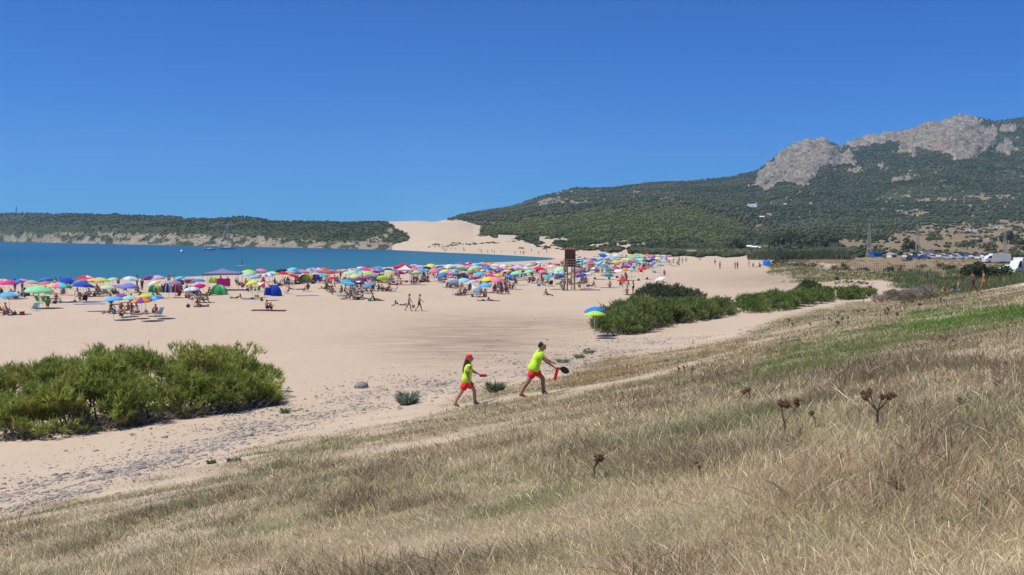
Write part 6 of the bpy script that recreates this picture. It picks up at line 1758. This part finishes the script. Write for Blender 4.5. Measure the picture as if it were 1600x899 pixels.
_cb = MB().add(*prism(bodyp, .86, [1, 1, 1, 1, .97, .76, .76, .95, 1])).mesh('body', CARP['white'])
glp = [(.98, .95), (.36, 1.36), (-1.05, 1.385), (-1.68, 1.02)]
_cg = MB().add(*prism(glp, .87, [.985, .80, .80, .975])).mesh('side_window', GLASSD)
_cw = MB().tube((0, -.1, 0), (0, .1, 0), .32, .32, 12).mesh('wheel', TYRE); _cr = MB().tube((0, -.115, 0), (0, .115, 0), .18, .18, 8).mesh('rim', STEEL); _cl = MB().ball((0, 0, 0), (.06, .14, .09), 6, 4).mesh('headlight', LAMP)
def car(px, x, y, rz, colr, label, group='cars parked behind the meadow'):
    r = empty('parked_car', (x, y, gz(x, y)), rz); b = link('body', _cb, r); b.material_slots[0].link = 'OBJECT'; b.material_slots[0].material = CARP[colr]
    link('side_window', _cg, r)
    for sx in (1.3, -1.3):
        for sy in (-.80, .80):
            w_ = link('wheel', _cw, r, (sx, sy, .32)); link('rim', _cr, w_)
    for sy in (-.6, .6): link('headlight', _cl, r, (2.03, sy, .66))
    tag(r, label, 'car', group)
CL = {}
cars = []
for row, (yy, a, b) in enumerate(((352, 1404, 1548), (340, 1396, 1552), (366, 1410, 1530))):
    px = a
    while px < b:
        px += random.uniform(12, 22); yq = yy + random.uniform(-2, 2); cars.append((px, yq, random.choice([pi / 2, -pi / 2]) + random.uniform(-.5, .9), random.choice(['white', 'silver', 'silver', 'dark grey', 'dark grey', 'blue', 'black', 'dark grey'])))
for px, yq, rz, cl in cars:
    third = 'left end' if px < 1455 else 'middle' if px < 1500 else 'right end'
    car(px, float((px - 800) / F * yq), yq, rz, cl, '%s car in the crowded parking rows, %s' % (cl, third), '%s cars in the parking rows, %s' % (cl, third))
def van(px, base, y, L, H, label, roofc=WHITE, rz=pi, cab=True, group=None):
    x = float(x_at(px, base, y)); g0 = gz(x, y); r = tag(empty('white_van', (x, y, g0), rz), label, 'van', group)
    MB().add(*prism([(-L / 2, .45), (L / 2 - 1.5, .45), (L / 2 - 1.5, H), (-L / 2, H)], 1.05)).build('cargo_body', WHITE, r)
    MB().add(*prism([(L / 2 - 1.48, .4), (L / 2 + .1, .4), (L / 2 + .1, 1.1), (L / 2 - .35, 1.3), (L / 2 - .85, H * .80), (L / 2 - 1.48, H * .84)], .98)).build('cab', CARP['white'], r)
    MB().add(*prism([(L / 2 - 1.35, 1.3), (L / 2 - .45, 1.32), (L / 2 - .88, H * .76), (L / 2 - 1.35, H * .78)], .995)).build('cab_window', GLASSD, r)
    for sx in (L / 2 - .8, -L / 2 + 1.0):
        for sy in (-.92, .92):
            w_ = link('wheel', _cw, r, (sx, sy, .36)); w_.scale = (1.12,) * 3; link('rim', _cr, w_)
    for s in (-.6, .6): link('headlight', _cl, r, (L / 2 + .09, s, .8))
van(1557, 413, 250, 6.0, 2.35, 'long white camper van behind the large dark bush', group='white vans at the right edge'); van(1600, 421, 190, 6.2, 3.1, 'white box van cut off by the right edge', rz=pi + .4, group='white vans at the right edge')
car(1578, (1577 - 800) / F * 196, 196, pi + .3, 'white', 'white car squeezed between the camper van and the box van', 'white vans at the right edge')

# ================================================================== ON THE WATER, ON THE HEADLAND
HULL = paint('boat_hull', (.72, .72, .72), .4, .05); MAST = paint('mast_metal', (.55, .56, .58), .4)
def sailboat(px, base, top, label):
    y = (ZC - SEA_Z) * F / (base - 370.0); x = float(x_at(px, base, y)); H_ = (base - top) * y / F; L = H_ * .62
    r = tag(empty('sailing_boat', (x, y, SEA_Z), .25), label, 'boat', 'sailing boats at anchor')
    v = []; f = []; n = 9
    for i in range(n):
        t_ = i / (n - 1); w_ = .17 * L * math.sin(pi * min(1, .18 + .82 * t_)) ** .8 * (1 if t_ < .98 else .05); xx = (t_ - .5) * L
        v += [(xx, -w_, .11 * L), (xx * .94, -w_ * .5, -.03 * L), (xx * .94, w_ * .5, -.03 * L), (xx, w_, .11 * L)]
    for i in range(n - 1):
        a = 4 * i; f += [(a, a + 4, a + 5, a + 1), (a + 1, a + 5, a + 6, a + 2), (a + 2, a + 6, a + 7, a + 3), (a + 3, a + 7, a + 4, a)]
    f += [(0, 1, 2, 3), (4 * n - 1, 4 * n - 2, 4 * n - 3, 4 * n - 4)]
    MB().add(v, f).build('hull', HULL, r); MB().box((-.02 * L, 0, .14 * L), (.4 * L, .16 * L, .07 * L), taper=.85).build('deckhouse', paint('boat_cabin', (.60, .62, .65), .5), r)
    MB().tube((.05 * L, 0, .1 * L), (.05 * L, 0, H_), .026 * L, .02 * L, 6).build('mast', MAST, r); MB().tube((.05 * L, 0, .24 * L), (-.40 * L, 0, .23 * L), .02 * L, n=6).build('boom', paint('furled_sail', (.10, .13, .2), .8), r)
    mb = MB()
    for e in (-.5, .5): mb.tube((e * L, 0, .11 * L), (.05 * L, 0, H_ * .97), .007 * L, n=3)
    mb.build('rigging', MAST, r)
sailboat(327.5, 391, 361, 'smaller sailing boat at anchor, left of the taller masted one'); sailboat(355, 389.6, 348, 'tall masted sailing boat at anchor off the headland')
y = (ZC - SEA_Z) * F / (415.5 - 370); x = float(x_at(378, 415.5, y)); r = tag(empty('paddle_board', (x, y, SEA_Z), .3), 'board carrying a standing paddler out on the bay', 'paddle board')
MB().lathe([(.01, -.03), (.33, 0), (.38, .06), (.33, .1), (.01, .11)], 16).build('board', HULL, r).scale = (4.2, 1, 1)
person(378, x, y, 'standing', .4, k=1, z=SEA_Z + .10, bottom='black', skin=2, label='paddler standing on a board out on the bay')
o = MB().tube((.35, 0, .1), (.55, -.1, 1.9), .018).build('paddle', DARKM, None, (x, y, SEA_Z)); tag(o, 'long dark paddle held by the standing paddler', 'paddle')
y = (ZC - SEA_Z) * F / (394.5 - 370); x = float(x_at(284, 394.5, y)); r = tag(empty('mooring_buoy', (x, y, SEA_Z)), 'small white buoy floating left of the sailing boats', 'buoy'); MB().ball((0, 0, .5), .9, 10, 8).build('float', WHITE, r, smooth_sh=True); MB().tube((0, 0, 1.2), (0, 0, 2.2), .06).build('top_mark', WHITE, r)
y = 2200; x = float(x_at(26, 334, y)); g0 = gz(x, y); H_ = float(z_at(323, y)) - g0; r = tag(empty('radio_mast', (x, y, g0)), 'thin radio mast on the skyline of the headland', 'mast')
for sx, sy in ((-1, -1), (1, -1), (0, 1)): MB().tube((sx * 1.6, sy * 1.4, -1), (sx * .5, sy * .4, H_), .45, .35, 4).build('upright', DARKM, r)
mb = MB()
for k in range(6): mb.tube((-1.6 + .18 * k, -1.4 + .16 * k, H_ * k / 6), (1.5 - .2 * k, -1.3 + .17 * k, H_ * (k + 1) / 6), .2, n=4)
mb.build('lattice', DARKM, r)
# ================================================================== AIR
hm_, nt, out = new_mat('haze_air')
pv = node(nt, 'ShaderNodeVolumePrincipled'); pv.inputs['Density'].default_value = 0.000075; pv.inputs['Color'].default_value = (0.5, 0.78, 1.0, 1); pv.inputs['Anisotropy'].default_value = 0.2
nt.links.new(pv.outputs[0], out.inputs['Volume'])
hz = MB().box((0, 2600, 215), (5600, 5400, 450)).build('haze', hm_); tag(hz, kind='stuff')
